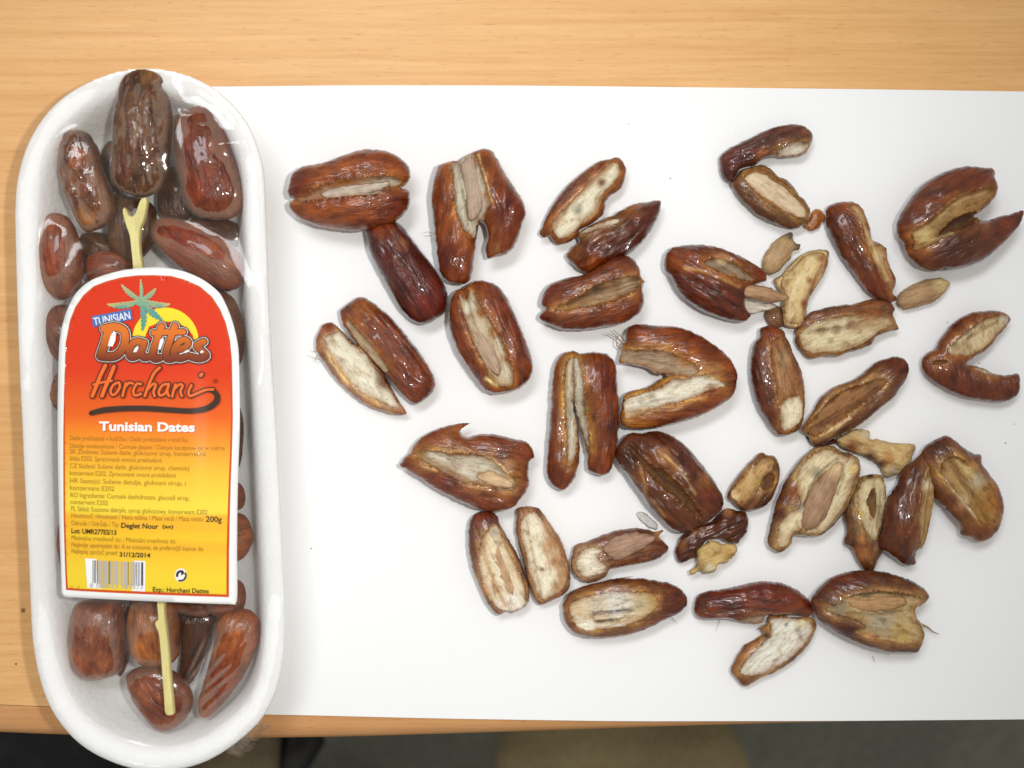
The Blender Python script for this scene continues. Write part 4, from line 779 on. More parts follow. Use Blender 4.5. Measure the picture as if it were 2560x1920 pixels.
# ------------------------------------------------------------------ package: tray, dates in it, stalk, film, label
pk = empty('date_package', P(375, 1060, .0005), 'white foam tray of whole dates under clear film with a red and yellow label', 'package')
PL = pk.location
RIM = .021
def tray():
    rim = [(331,147),(400,160),(459,188),(516,238),(550,297),(566,350),(572,400),(578,572),(586,760),(595,900),(603,1050),(610,1200),(616,1310),(616,1380),(610,1440),(598,1490),(578,1536),(555,1567),(531,1589),(500,1613),(462,1639),(410,1658),(345,1668),(280,1660),(225,1640),(190,1620),(156,1595),(125,1558),(97,1505),(80,1440),(69,1370),(62,1200),(54,1050),(46,880),(39,700),(34,550),(33,440),(41,370),(62,305),(97,250),(142,206),(195,175),(260,153)]
    o = spline(np.array([P(x, y, RIM)[:2] for x, y in src('M', rim)]) * 1000, 2.0)
    # even out
    for _ in range(6): o = .5 * o + .25 * (np.roll(o, 1, 0) + np.roll(o, -1, 0))
    t = np.roll(o, -1, 0) - np.roll(o, 1, 0); t /= np.linalg.norm(t, axis=1)[:, None]
    nin = np.stack([t[:, 1], -t[:, 0]], 1)
    if ((o.mean(0) - o) * nin).sum() < 0: nin = -nin
    for _ in range(30): nin = .5 * nin + .25 * (np.roll(nin, 1, 0) + np.roll(nin, -1, 0))
    nin /= np.linalg.norm(nin, axis=1)[:, None]
    # (inset mm, height mm): underside, outer wall, rolled rim, inner slope, floor
    prof = [(25, .0), (13.5, .0), (12, .6), (10.5, 3), (6, 12), (3.2, 17), (1.2, 18.2), (.2, 18.8), (0, 19.6), (.15, 20.5), (.7, 21.1), (1.6, 21.3), (3.4, 21.2), (5.0, 20.8), (6.4, 19.8), (7.6, 18.0), (9.0, 14.5), (10.6, 10), (12, 6.6), (13.4, 4.8), (15.2, 3.9), (18, 3.6), (25, 3.5)]
    V, F = [], []; n = len(o)
    wob = [noise.noise((p[0] * .05, p[1] * .05, 3.3)) * .3 + noise.noise((p[0] * .16, p[1] * .16, 7.7)) * .2 for p in o]
    for d, z in prof:
        q = o + nin * d
        for p, wb in zip(q, wob): z_ = z; z = z_ + wb * (z_ > 12); V.append((p[0] / 1000 - PL.x, p[1] / 1000 - PL.y, z / 1000 + .0007 - PL.z)); z = z_
    for k in range(len(prof) - 1):
        for i in range(n): F.append((k * n + i, k * n + (i + 1) % n, (k + 1) * n + (i + 1) % n, (k + 1) * n + i))
    F += [tuple(range(n))[::-1], tuple(range((len(prof) - 1) * n, len(prof) * n))]
    nn = N('foam'); co = nn.n('TexCoord').outputs['Object']
    vo = nn.n('TexVoronoi', i_Scale=520.0); nn.put(vo.inputs['Vector'], co)
    h = nn.math('ADD', vo.outputs['Distance'], nn.math('MULTIPLY', nn.noise(co, 330, 3, .6), .6))
    m = nn.principled(nn.ramp(nn.noise(co, 60, 3, .5), [(.3, (.85, .855, .85)), (.7, (.885, .885, .88))]), .8, nn.bump(h, .38, .0004), Subsurface_Weight=.4, Specular_IOR_Level=.15, Subsurface_Radius=(.008, .008, .0075), Subsurface_Scale=1.0)
    if np.sum(o[:, 0] * np.roll(o[:, 1], -1) - np.roll(o[:, 0], -1) * o[:, 1]) < 0: F = [t[::-1] for t in F]
    link('foam_tray', mesh('foam_tray', V, F), m, pk)
    return o, nin
RIMO, RIMN = tray()

TG = 'whole dates packed in the foam tray'
TD = []
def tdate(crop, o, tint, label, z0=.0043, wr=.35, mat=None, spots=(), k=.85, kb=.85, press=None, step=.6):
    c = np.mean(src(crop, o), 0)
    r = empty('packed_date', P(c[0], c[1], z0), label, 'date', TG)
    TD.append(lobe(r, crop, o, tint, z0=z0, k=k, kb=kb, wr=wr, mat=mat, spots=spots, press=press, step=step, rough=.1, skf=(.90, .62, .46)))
tdate('T', [(790,480),(800,400),(815,300),(850,210),(900,165),(970,145),(1050,150),(1120,190),(1140,230),(1120,270),(1160,330),(1185,420),(1190,520),(1180,640),(1170,760),(1160,880),(1120,970),(1040,1020),(960,1030),(860,1000),(790,940),(775,840),(775,700),(780,580)],
      (.115,.062,.028), 'large wrinkled dark date at the very top of the tray over its rim', z0=.0135, wr=.8, mat=DRY, spots=[(900,260,80,(.07,.025,.012)),(1060,220,60,(.26,.17,.075)),(960,700,60,(.12,.03,.014)),(860,860,80,(.15,.055,.028)),(1000,560,150,(.16,.10,.05))])
tdate('T', [(420,640),(430,590),(480,570),(560,568),(620,600),(650,650),(680,700),(700,800),(740,900),(780,1000),(795,1090),(780,1160),(740,1220),(660,1260),(590,1270),(540,1220),(500,1140),(460,1040),(430,930),(415,820),(410,720)],
      (.18,.085,.036), 'shrivelled brown date at the upper left of the tray', z0=.0115, wr=1.0, mat=DRY, spots=[(590,650,70,(.055,.022,.012)),(570,780,70,(.30,.10,.03)),(640,1200,90,(.3,.16,.06)),(490,790,40,(.07,.02,.01)),(640,980,60,(.24,.10,.05))])
tdate('T', [(1200,560),(1215,470),(1270,440),(1320,410),(1380,395),(1450,405),(1500,440),(1540,510),(1570,600),(1600,720),(1640,840),(1680,960),(1690,1050),(1660,1130),(1590,1180),(1480,1190),(1380,1170),(1300,1110),(1260,1010),(1235,900),(1215,780),(1200,660)],
      (.17,.055,.026), 'smooth reddish date at the upper right of the tray with a bright glint', z0=.0105, wr=.35, spots=[(1400,720,110,(.16,.035,.014)),(1400,1000,110,(.20,.045,.014)),(1500,560,90,(.17,.07,.04))])
tdate('T', [(250,1380),(260,1290),(300,1190),(350,1140),(420,1145),(480,1180),(530,1270),(560,1380),(575,1480),(570,1580),(540,1680),(450,1740),(360,1720),(290,1640),(255,1530)],
      (.23,.082,.035), 'oval brown date against the left side of the tray above the label', z0=.010, wr=.22, spots=[(340,1450,110,(.25,.055,.014))])
tdate('T', [(580,1480),(610,1430),(700,1400),(800,1400),(880,1440),(930,1500),(920,1580),(850,1640),(700,1640),(600,1600),(575,1540)],
      (.24,.085,.04), 'small brown date end peeping over the top of the label left of the stalk', z0=.0065, wr=.2, spots=[(655,1490,60,(.28,.06,.015))])
tdate('T', [(1040,1260),(1060,1200),(1130,1170),(1230,1180),(1340,1200),(1460,1250),(1560,1320),(1640,1400),(1680,1490),(1690,1580),(1640,1660),(1540,1680),(1420,1640),(1300,1570),(1190,1480),(1100,1390),(1050,1320)],
      (.22,.072,.034), 'smooth oval date slanting down at the right of the stalk fork', z0=.0105, wr=.22, spots=[(1300,1350,130,(.25,.05,.014)),(1560,1500,90,(.22,.07,.035))])
PRS = 24.2
tdate('M', [(82,715),(90,685),(115,660),(150,660),(190,690),(200,750),(180,790),(140,785),(105,765)], (.17,.06,.028), 'dark date half hidden by the left shoulder of the label', press=PRS, z0=.009)
tdate('M', [(82,850),(90,820),(115,805),(170,810),(200,850),(170,895),(125,890),(95,880)], (.24,.13,.06), 'tan brown date end showing at the left edge of the label beside the script', press=PRS, z0=.009)
tdate('M', [(107,1180),(113,1140),(135,1115),(180,1120),(205,1180),(190,1230),(150,1240),(120,1225)], (.26,.12,.075), 'pinkish brown date end showing at the left edge of the small print', press=PRS, z0=.009)
tdate('M', [(400,640),(450,622),(500,640),(523,690),(528,740),(515,790),(470,800),(420,740)], (.13,.06,.034), 'dusky date at the right shoulder of the label', press=PRS, z0=.009)
tdate('M', [(450,880),(505,868),(524,900),(525,960),(515,1010),(480,1005),(450,940)], (.10,.055,.034), 'dark date squeezed at the right edge of the label beside its heading', press=PRS, z0=.009)
tdate('M', [(430,1050),(490,1036),(520,1045),(530,1075),(520,1100),(480,1105),(430,1090)], (.25,.09,.035), 'upper of two orange brown dates at the right edge of the small print', press=PRS, z0=.009)
tdate('M', [(430,1135),(480,1112),(525,1112),(545,1150),(542,1180),(520,1210),(480,1215),(430,1190)], (.31,.12,.035), 'bright orange brown date bulging at the right edge of the small print', press=PRS, z0=.009)
tdate('M', [(430,1285),(470,1262),(500,1250),(525,1262),(530,1300),(512,1332),(470,1335),(440,1315)], (.24,.095,.045), 'brown date behind the lower right corner of the label', press=PRS, z0=.009)
tdate('W', [(470,600),(485,500),(510,400),(560,340),(700,325),(800,340),(850,420),(855,560),(850,700),(840,800),(780,860),(680,885),(570,880),(500,820),(480,720)],
      (.24,.105,.065), 'pinkish brown blunt date below the barcode', z0=.0095, wr=.35, spots=[(570,810,90,(.25,.075,.03))], press=PRS)
tdate('W', [(880,420),(920,345),(1040,330),(1180,360),(1230,460),(1240,600),(1230,720),(1150,790),(1030,800),(940,770),(890,660),(870,540)],
      (.36,.17,.06), 'honey brown date under the lower part of the yellow stalk', z0=.0085, wr=.2, spots=[(980,700,90,(.42,.17,.03)),(1180,600,70,(.26,.12,.07))], press=PRS)
tdate('W', [(860,880),(910,820),(1000,790),(1120,800),(1240,860),(1310,950),(1330,1050),(1290,1140),(1220,1210),(1130,1250),(1040,1210),(970,1120),(900,1010)],
      (.21,.08,.042), 'heart shaped brown date at the bottom tip of the stalk', z0=.009, wr=.35, spots=[(1200,1050,70,(.2,.05,.025))])
tdate('W', [(1500,480),(1550,420),(1640,390),(1720,400),(1780,450),(1800,530),(1780,640),(1730,760),(1670,880),(1590,990),(1500,1090),(1420,1150),(1370,1120),(1370,1020),(1410,880),(1450,740),(1480,600)],
      (.28,.095,.033), 'long orange brown date at the lower right of the tray under creased film', z0=.0105, wr=.3, spots=[(1500,870,150,(.22,.045,.016)),(1640,470,110,(.38,.15,.035))])
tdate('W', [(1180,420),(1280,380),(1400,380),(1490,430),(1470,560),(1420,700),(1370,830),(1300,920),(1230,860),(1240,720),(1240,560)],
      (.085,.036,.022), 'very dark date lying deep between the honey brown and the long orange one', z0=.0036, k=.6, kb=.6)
tdate('W', [(1080,340),(1230,290),(1420,300),(1490,360),(1420,450),(1300,440),(1180,420)], (.19,.07,.028), 'brown date end just under the bottom edge of the label right of the stalk', z0=.009, k=.6, press=PRS)

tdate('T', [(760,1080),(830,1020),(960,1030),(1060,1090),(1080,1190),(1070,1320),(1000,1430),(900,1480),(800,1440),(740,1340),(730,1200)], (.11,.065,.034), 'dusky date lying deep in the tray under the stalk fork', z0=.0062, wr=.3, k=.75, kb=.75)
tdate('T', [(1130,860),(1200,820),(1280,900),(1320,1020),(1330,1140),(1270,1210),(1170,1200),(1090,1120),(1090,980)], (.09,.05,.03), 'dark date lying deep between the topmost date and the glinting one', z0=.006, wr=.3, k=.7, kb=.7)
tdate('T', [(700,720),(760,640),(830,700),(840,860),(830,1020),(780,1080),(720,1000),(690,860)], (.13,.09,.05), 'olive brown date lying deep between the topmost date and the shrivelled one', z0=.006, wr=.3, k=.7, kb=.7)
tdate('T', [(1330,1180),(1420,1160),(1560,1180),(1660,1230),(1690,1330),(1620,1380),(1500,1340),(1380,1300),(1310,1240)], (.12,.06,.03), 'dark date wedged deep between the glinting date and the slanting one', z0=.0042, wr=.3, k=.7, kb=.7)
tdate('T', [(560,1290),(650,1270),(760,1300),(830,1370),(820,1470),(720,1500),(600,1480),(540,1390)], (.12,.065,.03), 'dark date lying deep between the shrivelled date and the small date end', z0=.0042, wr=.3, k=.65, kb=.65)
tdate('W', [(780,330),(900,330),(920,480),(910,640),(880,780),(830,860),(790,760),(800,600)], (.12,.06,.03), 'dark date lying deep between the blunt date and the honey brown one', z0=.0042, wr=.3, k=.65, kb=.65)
# stalk of yellow plastic
st = empty('plastic_stalk', P(340, 700, .02), 'pale yellow plastic stalk with a forked top running under the label', 'stalk')
def m_stalk():
    n = N('yellow_plastic'); co = n.n('TexCoord').outputs['Object']
    f = n.noise(n.mapping(co, (700, 90, 300)), 1, 4, .6); b = n.noise(co, 120, 3, .6)
    c = n.mix(.6, n.ramp(f, [(.3, (.60, .52, .19)), (.6, (.74, .66, .28))]), n.ramp(b, [(.3, (.86, .80, .66)), (.6, (1, 1, 1))]), 'MULTIPLY')
    return n.principled(c, .5, n.bump(f, .5, .0004))
m_st = m_stalk()
def strip(px, crop, z, h, name, parent, mat):
    q = spline(np.array([P(x, y, z)[:2] for x, y in src(crop, px)]) * 1000, .8) / 1000
    if np.sum(q[:, 0] * np.roll(q[:, 1], -1) - np.roll(q[:, 0], -1) * q[:, 1]) < 0: q = q[::-1]
    n = len(q); V, F = [], []; t = np.roll(q, -1, 0) - np.roll(q, 1, 0); t /= np.linalg.norm(t, axis=1)[:, None]; ni = np.stack([-t[:, 1], t[:, 0]], 1)
    for d, dz in ((0, -h), (0, -.0004), (.00025, 0)):
        for p in q + ni * d: V.append((p[0] - parent.location.x, p[1] - parent.location.y, z + dz - parent.location.z))
    for k in range(2):
        for i in range(n): F.append((k * n + i, k * n + (i + 1) % n, (k + 1) * n + (i + 1) % n, (k + 1) * n + i))
    F += [tuple(range(n))[::-1], tuple(range(2 * n, 3 * n))]
    return link(name, mesh(name, V, F), mat, parent, smooth=False)
ZS = .0262
strip([(975,1040),(1000,1030),(1015,1055),(1005,1120),(990,1190),(970,1240),(962,1330),(968,1420),(985,1510),(990,1600),(925,1600),(915,1500),(905,1400),(893,1300),(870,1230),(850,1160),(845,1115),(858,1100),(872,1115),(890,1155),(912,1165),(935,1135),(955,1080)], 'T', ZS, .0022, 'fork', st, m_st)
strip([(1085,330),(1130,330),(1136,420),(1146,520),(1160,650),(1172,800),(1184,950),(1197,1100),(1192,1128),(1150,1130),(1138,1108),(1130,1000),(1118,850),(1108,700),(1094,570),(1076,520),(1068,498),(1076,480),(1090,470),(1086,400)], 'W', ZS + .0006, .0022, 'stem', st, m_st)

# label surface
LXC = P(366, 1000, .0285).x
def lz(x, y):
    b = min(max(((x - LXC) * 1000 - 13.2) / 6.0, 0), 1); b = b * b * (3 - 2 * b)
    return .0288 - 1.6 * (x - LXC) ** 2 - .0014 * b * math.exp(-((y + .0135) / .020) ** 2) - .00045 * math.sin((y + .02) * 55 + (x - LXC) * 40)
def LP(px, py, k=0):
    p = P(px, py, .0285); return Vector((p.x, p.y, lz(p.x, p.y) + k * .0001))
LABEL_PX = [(152,1485),(150,1440),(146,1290),(142,1088),(142,980),(145,857),(158,792),(172,758),(189.5,729.5),(220,704),(252,690),(300,677),(345,671),(387.5,669),(430,672),(470,682),(510,701),(545,729.5),(563,760),(578,800),(590,850),(594,900),(594,1047),(591,1200),(591,1380),(592,1490),(586,1509),(575,1511),(400,1503),(200,1495),(165,1494)]
def sheet(name, poly_px, mat, parent, k, step=3.0, curve=True, thick=None, col=None):
    q = spline(np.array(poly_px, float), step * 1.6) if curve else densify(poly_px, step * 2)
    lo, hi = q.min(0), q.max(0); g = np.stack(np.meshgrid(np.arange(lo[0], hi[0], step * 4), np.arange(lo[1], hi[1], step * 4)), -1).reshape(-1, 2)
    g = g[inside(q, g)]
    if len(g): g = g[dist(q, g) > step]
    n = len(q)
    vo, eo, fo, _, _, _ = geometry.delaunay_2d_cdt([Vector(p) for p in np.concatenate([q, g])], [(i, (i + 1) % n) for i in range(n)], [], 0, 1e-5, False)
    v = np.array([(p.x, p.y) for p in vo]); f = np.array([t for t in fo if len(t) == 3]); f = f[inside(q, v[f].mean(1))]
    V = [LP(x, y, k) - PL for x, y in v]
    F = []
    for t in f:
        a, b, c = V[t[0]], V[t[1]], V[t[2]]
        F.append(tuple(t) if (b - a).cross(c - a).z > 0 else tuple(t[::-1]))
    cc = np.array([col(x, y) for x, y in v]) if col else None
    if thick:
        nn = len(V); V += [p - Vector((0, 0, thick)) for p in V]; F2 = [tuple(i + nn for i in t[::-1]) for t in F]
        ed = {}
        for t in F:
            for a, b in zip(t, t[1:] + t[:1]): ed[(a, b)] = 1
        for (a, b) in list(ed):
            if (b, a) not in ed: F2.append((b, a, a + nn, b + nn))
        F += F2
        if cc is not None: cc = np.concatenate([cc, cc])
    return link(name, mesh(name, V, F, None, cc), mat, parent)
def densify(poly, step):
    out = []; p = np.array(poly, float)
    for a, b in zip(p, np.roll(p, -1, 0)):
        k = max(1, int(np.linalg.norm(b - a) / step))
        out += [a + (b - a) * i / k for i in range(k)]
    return np.array(out)
GL = dict(Coat_Weight=.45, Coat_Roughness=.07, Specular_IOR_Level=.2)
def ink(name, c): return plain('ink_' + name, c, .45, **GL)
I_WHITE = ink('white', (.86, .86, .85)); I_BROWN = ink('brown', (.10, .022, .008)); I_DARK = ink('dark', (.045, .022, .012)); I_TEXT = ink('text', (.33, .17, .012))
I_BLACK = ink('black', (.03, .02, .012)); I_BLUE = ink('blue', (.055, .16, .45)); I_SUN = ink('sun', (.88, .70, .03)); I_ORANGE = ink('orange', (.84, .15, .02)); I_GREY = ink('grey', (.42, .42, .50)); I_BORD = ink('border', (.62, .07, .008))
def m_print():
    n = N('ink_print'); c = n.n('Attribute', attribute_name='Col').outputs['Color']; return n.principled(c, .45, **GL)
I_PRINT = m_print()
lab = sheet('label', LABEL_PX, I_WHITE, pk, 0, 4, thick=.00025)
def inset(poly, d):
    q = spline(np.array(poly, float), 6); t = np.roll(q, -1, 0) - np.roll(q, 1, 0); t /= np.maximum(np.linalg.norm(t, axis=1), 1e-9)[:, None]
    n = np.stack([t[:, 1], -t[:, 0]], 1)
    if ((q.mean(0) - q) * n).sum() < 0: n = -n
    return (q + n * d)
PANEL = [(163,1476),(161,1430),(158,1290),(157,1088),(158,980),(161,857),(172,800),(186,766),(206,738),(233,715),(265,703),(305,693),(345,688.5),(387.5,688),(428,690),(462,699),(500,716),(530,742),(549,772),(563,806),(573,850),(577,900),(577,1047),(574,1200),(572,1380),(572,1493),(400,1486),(200,1478)]
sheet('border', PANEL, I_BORD, lab, 1, 4, curve=False)
def pcol(x, y):
    st_ = [(690, (.68, .030, .003)), (930, (.70, .038, .003)), (1040, (.78, .12, .006)), (1110, (.88, .30, .015)), (1190, (.88, .52, .03)), (1260, (.87, .66, .05)), (1283, (.86, .66, .05)), (1288, (.86, .44, .02)), (1320, (.87, .47, .02)), (1345, (.87, .55, .02)), (1362, (.86, .44, .02)), (1400, (.87, .55, .025)), (1440, (.85, .62, .03)), (1500, (.84, .58, .025))]
    ys = [s[0] for s in st_]; yy = y - (x - 366) * .02
    return [np.interp(yy, ys, [s[1][c] for s in st_]) for c in range(3)]
PANEL2 = [(168,1470),(166,1430),(163,1290),(162,1088),(162,980),(165,857),(176,800),(190,768),(210,741),(236,719),(268,707),(306,697),(345,692.5),(387.5,692),(427,694),(460,703),(497,720),(526,745),(545,775),(559,808),(569,850),(573,900),(573,1047),(569,1200),(566,1380),(566,1486),(400,1479),(200,1472)]
sheet('panel', PANEL2, I_PRINT, lab, 2, 2.5, curve=False, col=pcol)

def pieces(name, polys, mat, parent, k, col=None):
    """flat print: several polygons joined into one mesh lying on the label"""
    V, F, C = [], [], []
    for q in polys:
        q = np.array(q, float); n = len(q)
        vo, eo, fo, _, _, _ = geometry.delaunay_2d_cdt([Vector(p) for p in q], [(i, (i + 1) % n) for i in range(n)], [], 0, 1e-4, False)
        v = np.array([(p.x, p.y) for p in vo]); f = np.array([t for t in fo if len(t) == 3])
        f = f[inside(q, v[f].mean(1))]; b = len(V)
        V += [LP(x, y, k) - PL for x, y in v]
        if col: C += [col(x, y) for x, y in v]
        for t in f:
            a, bb, c = V[b + t[0]], V[b + t[1]], V[b + t[2]]
            F.append(tuple(int(i) + b for i in (t if (bb - a).cross(c - a).z > 0 else t[::-1])))
    return link(name, mesh(name, V, F, None, np.array(C) if col else None), mat, parent)
def brush(pts, w, smooth=True, taper=None):
    """stroke as small overlapping quads and discs (px)"""
    p = np.array(pts, float)
    if smooth and len(p) > 2:
        out = []
        for i in range(len(p) - 1):
            a, b, c, d = p[max(i - 1, 0)], p[i], p[i + 1], p[min(i + 2, len(p) - 1)]
            for t in np.linspace(0, 1, 6, endpoint=False): out.append(.5 * ((2 * b) + (c - a) * t + (2 * a - 5 * b + 4 * c - d) * t * t + (3 * b - a - 3 * c + d) * t ** 3))
        p = np.array(out + [p[-1]])
    return p, w, taper
def strokes(name, sts, mat, parent, k, grow=0, col=None):
    V, F, C = [], [], []
    def add(x, y, kk):
        V.append(LP(x, y, kk) - PL)
        if col: C.append(col(x, y))
        return len(V) - 1
    e = 0
    for p, w, taper in sts:
        n = len(p)
        t = np.gradient(p, axis=0); t /= np.maximum(np.linalg.norm(t, axis=1), 1e-9)[:, None]; nn = np.stack([-t[:, 1], t[:, 0]], 1)
        ws = np.full(n, w / 2.0) if taper is None else np.interp(np.linspace(0, 1, n), *zip(*taper)) * w / 2.0
        ws = ws + grow
        kk = k + .012 * e; e += 1
        ids = [(add(*(p[i] + nn[i] * ws[i]), kk), add(*(p[i] - nn[i] * ws[i]), kk)) for i in range(n)]
        for i in range(n - 1):
            a, b, c, d = ids[i][0], ids[i][1], ids[i + 1][1], ids[i + 1][0]
            F.append((a, d, c, b))
        for i, j in ((0, 0), (n - 1, 1)):
            ring = [add(p[i][0] + ws[i] * math.cos(q * math.pi / 6), p[i][1] + ws[i] * math.sin(q * math.pi / 6), kk + .004 * (1 + j)) for q in range(12)]
            F.append(tuple(ring[::-1]))
    me = mesh(name, V, F, None, np.array(C) if col else None)
    # all print faces up
    o = link(name, me, mat, parent, smooth=False)
    return o
def text(name, s, x, y, size, mat, k, ang=0.0, bold=0.0, sx=1.0, fitw=None, shear=0.0, col=None):
    cu = bpy.data.curves.new('lettering', 'FONT'); cu.body = s; cu.size = size; cu.offset = bold; cu.resolution_u = 3; cu.shear = shear
    ob = bpy.data.objects.new('tmp_text', cu); COL.objects.link(ob)
    dg = bpy.context.evaluated_depsgraph_get()
    me = bpy.data.meshes.new_from_object(ob.evaluated_get(dg))
    bpy.data.objects.remove(ob); bpy.data.curves.remove(cu)
    n = len(me.vertices); co = np.empty(n * 3); me.vertices.foreach_get('co', co); co = co.reshape(-1, 3)
    if fitw: sx = fitw / max(np.ptp(co[:, 0]), 1e-6)
    a = math.radians(ang); X = co[:, 0] * sx; Y = co[:, 1]
    px = x + X * math.cos(a) + Y * math.sin(a); py = y + X * math.sin(a) - Y * math.cos(a)
    V = [LP(px[i], py[i], k) - PL for i in range(n)]
    fs = [tuple(p.vertices) for p in me.polygons]
    bpy.data.meshes.remove(me)
    cc = np.array([col(px[i], py[i]) for i in range(n)]) if col else None
    return link(name, mesh(name, V, fs, None, cc), mat, lab, smooth=False)
def up(pts): return [tuple(p) for p in src('U', pts)]
def vp(pts): return [tuple(p) for p in src('V', pts)]
# sun disc behind the palm and the logo
cx, cy = up([(1155, 780)])[0]; rr = 305 / 3.687
sun = [(cx + rr * math.cos(a), cy - rr * math.sin(a)) for a in np.linspace(math.radians(2), math.radians(172), 40)]
pieces('sun', [sun], I_SUN, lab, 3)
# palm tree
def frond(a, b, w, bend):
    a, b = np.array(a, float), np.array(b, float); d = b - a; n = np.array([-d[1], d[0]])
    pts1, pts2 = [], []
    for i_, t in enumerate(np.linspace(0, 1, 15)):
        c = a + d * t + n * bend * 4 * t * (1 - t)
        ww = w * .78 * (math.sin(math.pi * min(t * .85 + .12, 1)) ** .7) * (1.12 if i_ % 2 else .62)
        nn = n / np.linalg.norm(n); pts1.append(c + nn * ww); pts2.append(c - nn * ww)
    return [tuple(p) for p in pts1 + pts2[::-1]]
hub = (935, 415)
FR = [((940,400),(933,215),24,.02), ((920,400),(755,265),34,-.06), ((950,400),(1075,300),34,.08), ((915,415),(620,445),40,-.10), ((960,410),(1205,445),40,.10), ((960,430),(1130,590),46,.06), ((940,440),(945,690),40,-.07)]
def palmcol(x, y):
    u, v = (x - 100) * 3.687, (y - 640) * 3.687
    d = math.hypot(u - 935, v - 415)
    f = min(d / 290, 1)
    a = np.array((.15, .36, .27)); b = np.array((.52, .46, .16)) if v < 470 else np.array((.07, .29, .27))
    return list(a * (1 - f) + b * f)
pieces('palm_tree', [up(frond(*q)) for q in FR] + [up([(hub[0] + 62 * math.cos(t), hub[1] + 48 * math.sin(t)) for t in np.linspace(0, 6.28, 14)[:-1]])], I_PRINT, lab, 5, palmcol)
strokes('palm_tree_outline', [brush(up([q[0], ((q[0][0]+q[1][0])/2 , (q[0][1]+q[1][1])/2 ), q[1]]), 1.6) for q in FR[:5]], ink('frond', (.55, .55, .22)), lab, 6.2)
# blue tag TUNISIAN
pieces('tag', [up([(478,555),(845,490),(860,585),(490,655)])], I_BLUE, lab, 6)
p = up([(500, 640)])[0]; text('tag_lettering', 'TUNISIAN', p[0], p[1], 27, I_WHITE, 7, -10, .35, fitw=94)
# logo word: rounded brush letters
LG = []
def U(pts, w=58, taper=None): LG.append(brush(up(pts), w / 3.687, taper=taper))
U([(640,690),(600,820),(565,920)], 74); U([(600,670),(700,655),(780,690),(795,780),(760,870),(690,925),(575,925)], 70)   # D
U([(960,800),(890,790),(840,850),(835,920),(880,930),(940,880),(965,810)], 58); U([(970,800),(945,880),(960,935),(1010,930)], 56)  # a
U([(1130,650),(1085,780),(1050,890),(1060,945),(1110,940)], 60); U([(1055,710),(1180,700)], 50)                    # t
U([(1250,650),(1205,780),(1170,890),(1180,945),(1230,945)], 60); U([(1150,705),(1330,700)], 50)                   # t
U([(1260,870),(1350,840),(1370,790),(1320,775),(1260,830),(1240,900),(1290,945),(1370,920)], 54)                  # e
U([(1510,790),(1450,830),(1500,880),(1530,920),(1470,945),(1400,930)], 58)                                        # s
strokes('logo_outline', LG, I_DARK, lab, 8, grow=25 / 3.687 )
strokes('logo_edge', LG, I_WHITE, lab, 9, grow=15 / 3.687)
strokes('logo_shadow', LG, I_BROWN, lab, 10, grow=10 / 3.687)
def lcol(x, y):
    v = (y - 640) * 3.687; f = min(max((v - 720) / 230, 0), 1)
    a, b = np.array((.72, .17, .015)), np.array((.17, .025, .008)); return list(a * (1 - f) + b * f)
strokes('logo_lettering', LG, I_PRINT, lab, 11, col=lcol)
pieces('logo_counter', [up([(635,830),(660,740),(690,690),(712,710),(705,780),(680,835)]), up([(868,890),(885,850),(915,835),(920,850),(900,885)]), up([(1098,860),(1120,770),(1150,755),(1150,790),(1120,865)]), up([(1325,890),(1370,865),(1390,875),(1350,895)]), up([(1478,885),(1500,868),(1515,885),(1490,898)])], I_WHITE, lab, 13)
# script word with its swash
SCR = []
def H(pts, w=33): SCR.append(brush(up(pts), w / 3.687))
H([(610,1010),(570,1090),(530,1190),(490,1290)]); H([(690,1020),(650,1120),(610,1210),(580,1290)]); H([(500,1185),(580,1165),(670,1150)], 20)
H([(735,1165),(690,1185),(660,1240),(675,1280),(715,1260),(745,1205),(735,1165),(715,1172)], 22)
H([(800,1170),(785,1230),(770,1290)], 22); H([(790,1210),(830,1170),(865,1175)], 22)
H([(940,1180),(900,1180),(870,1240),(885,1285),(940,1270)], 22)
H([(1110,1030),(1060,1080),(1010,1190),(975,1290)], 24); H([(1000,1230),(1050,1180),(1075,1190),(1055,1250),(1065,1290)], 22)
H([(1190,1180),(1140,1190),(1105,1245),(1115,1285),(1165,1260),(1195,1185)], 22); H([(1195,1180),(1180,1245),(1195,1290)], 22)
H([(1255,1185),(1240,1235),(1225,1295)], 22); H([(1240,1230),(1290,1185),(1320,1195),(1300,1250),(1315,1290)], 22)
H([(1400,1190),(1375,1250),(1385,1290),(1440,1270),(1520,1235),(1590,1230)], 22); H([(1480,1100),(1490,1090)], 30)
strokes('script_edge', SCR, I_BROWN, lab, 8, grow=13 / 3.687)
strokes('script_lettering', SCR, I_ORANGE, lab, 10)
SW = [brush(up([(480,1448),(600,1420),(800,1405),(1000,1405),(1200,1418),(1400,1428),(1530,1405),(1610,1350),(1625,1290),(1580,1240),(1500,1240)]), 50 / 3.687, taper=[(0, .9), (.1, 1.1), (.5, 1.0), (.7, 1.2), (.85, 1.0), (.95, .8), (1, .3)])]
strokes('swash', SW, I_DARK, lab, 8.5)
p = up([(1590, 1175)])[0]; text('registered_mark', '®', p[0], p[1], 16, I_BROWN, 8)
# heading
p = up([(552, 1606)])[0]; text('heading_shadow', 'Tunisian Dates', p[0] + 1.6, p[1] + 1.6, 31, I_BORD, 3, .8, 1.15, fitw=238); text('heading', 'Tunisian Dates', p[0], p[1], 31, I_WHITE, 4, .8, 1.15, fitw=238)
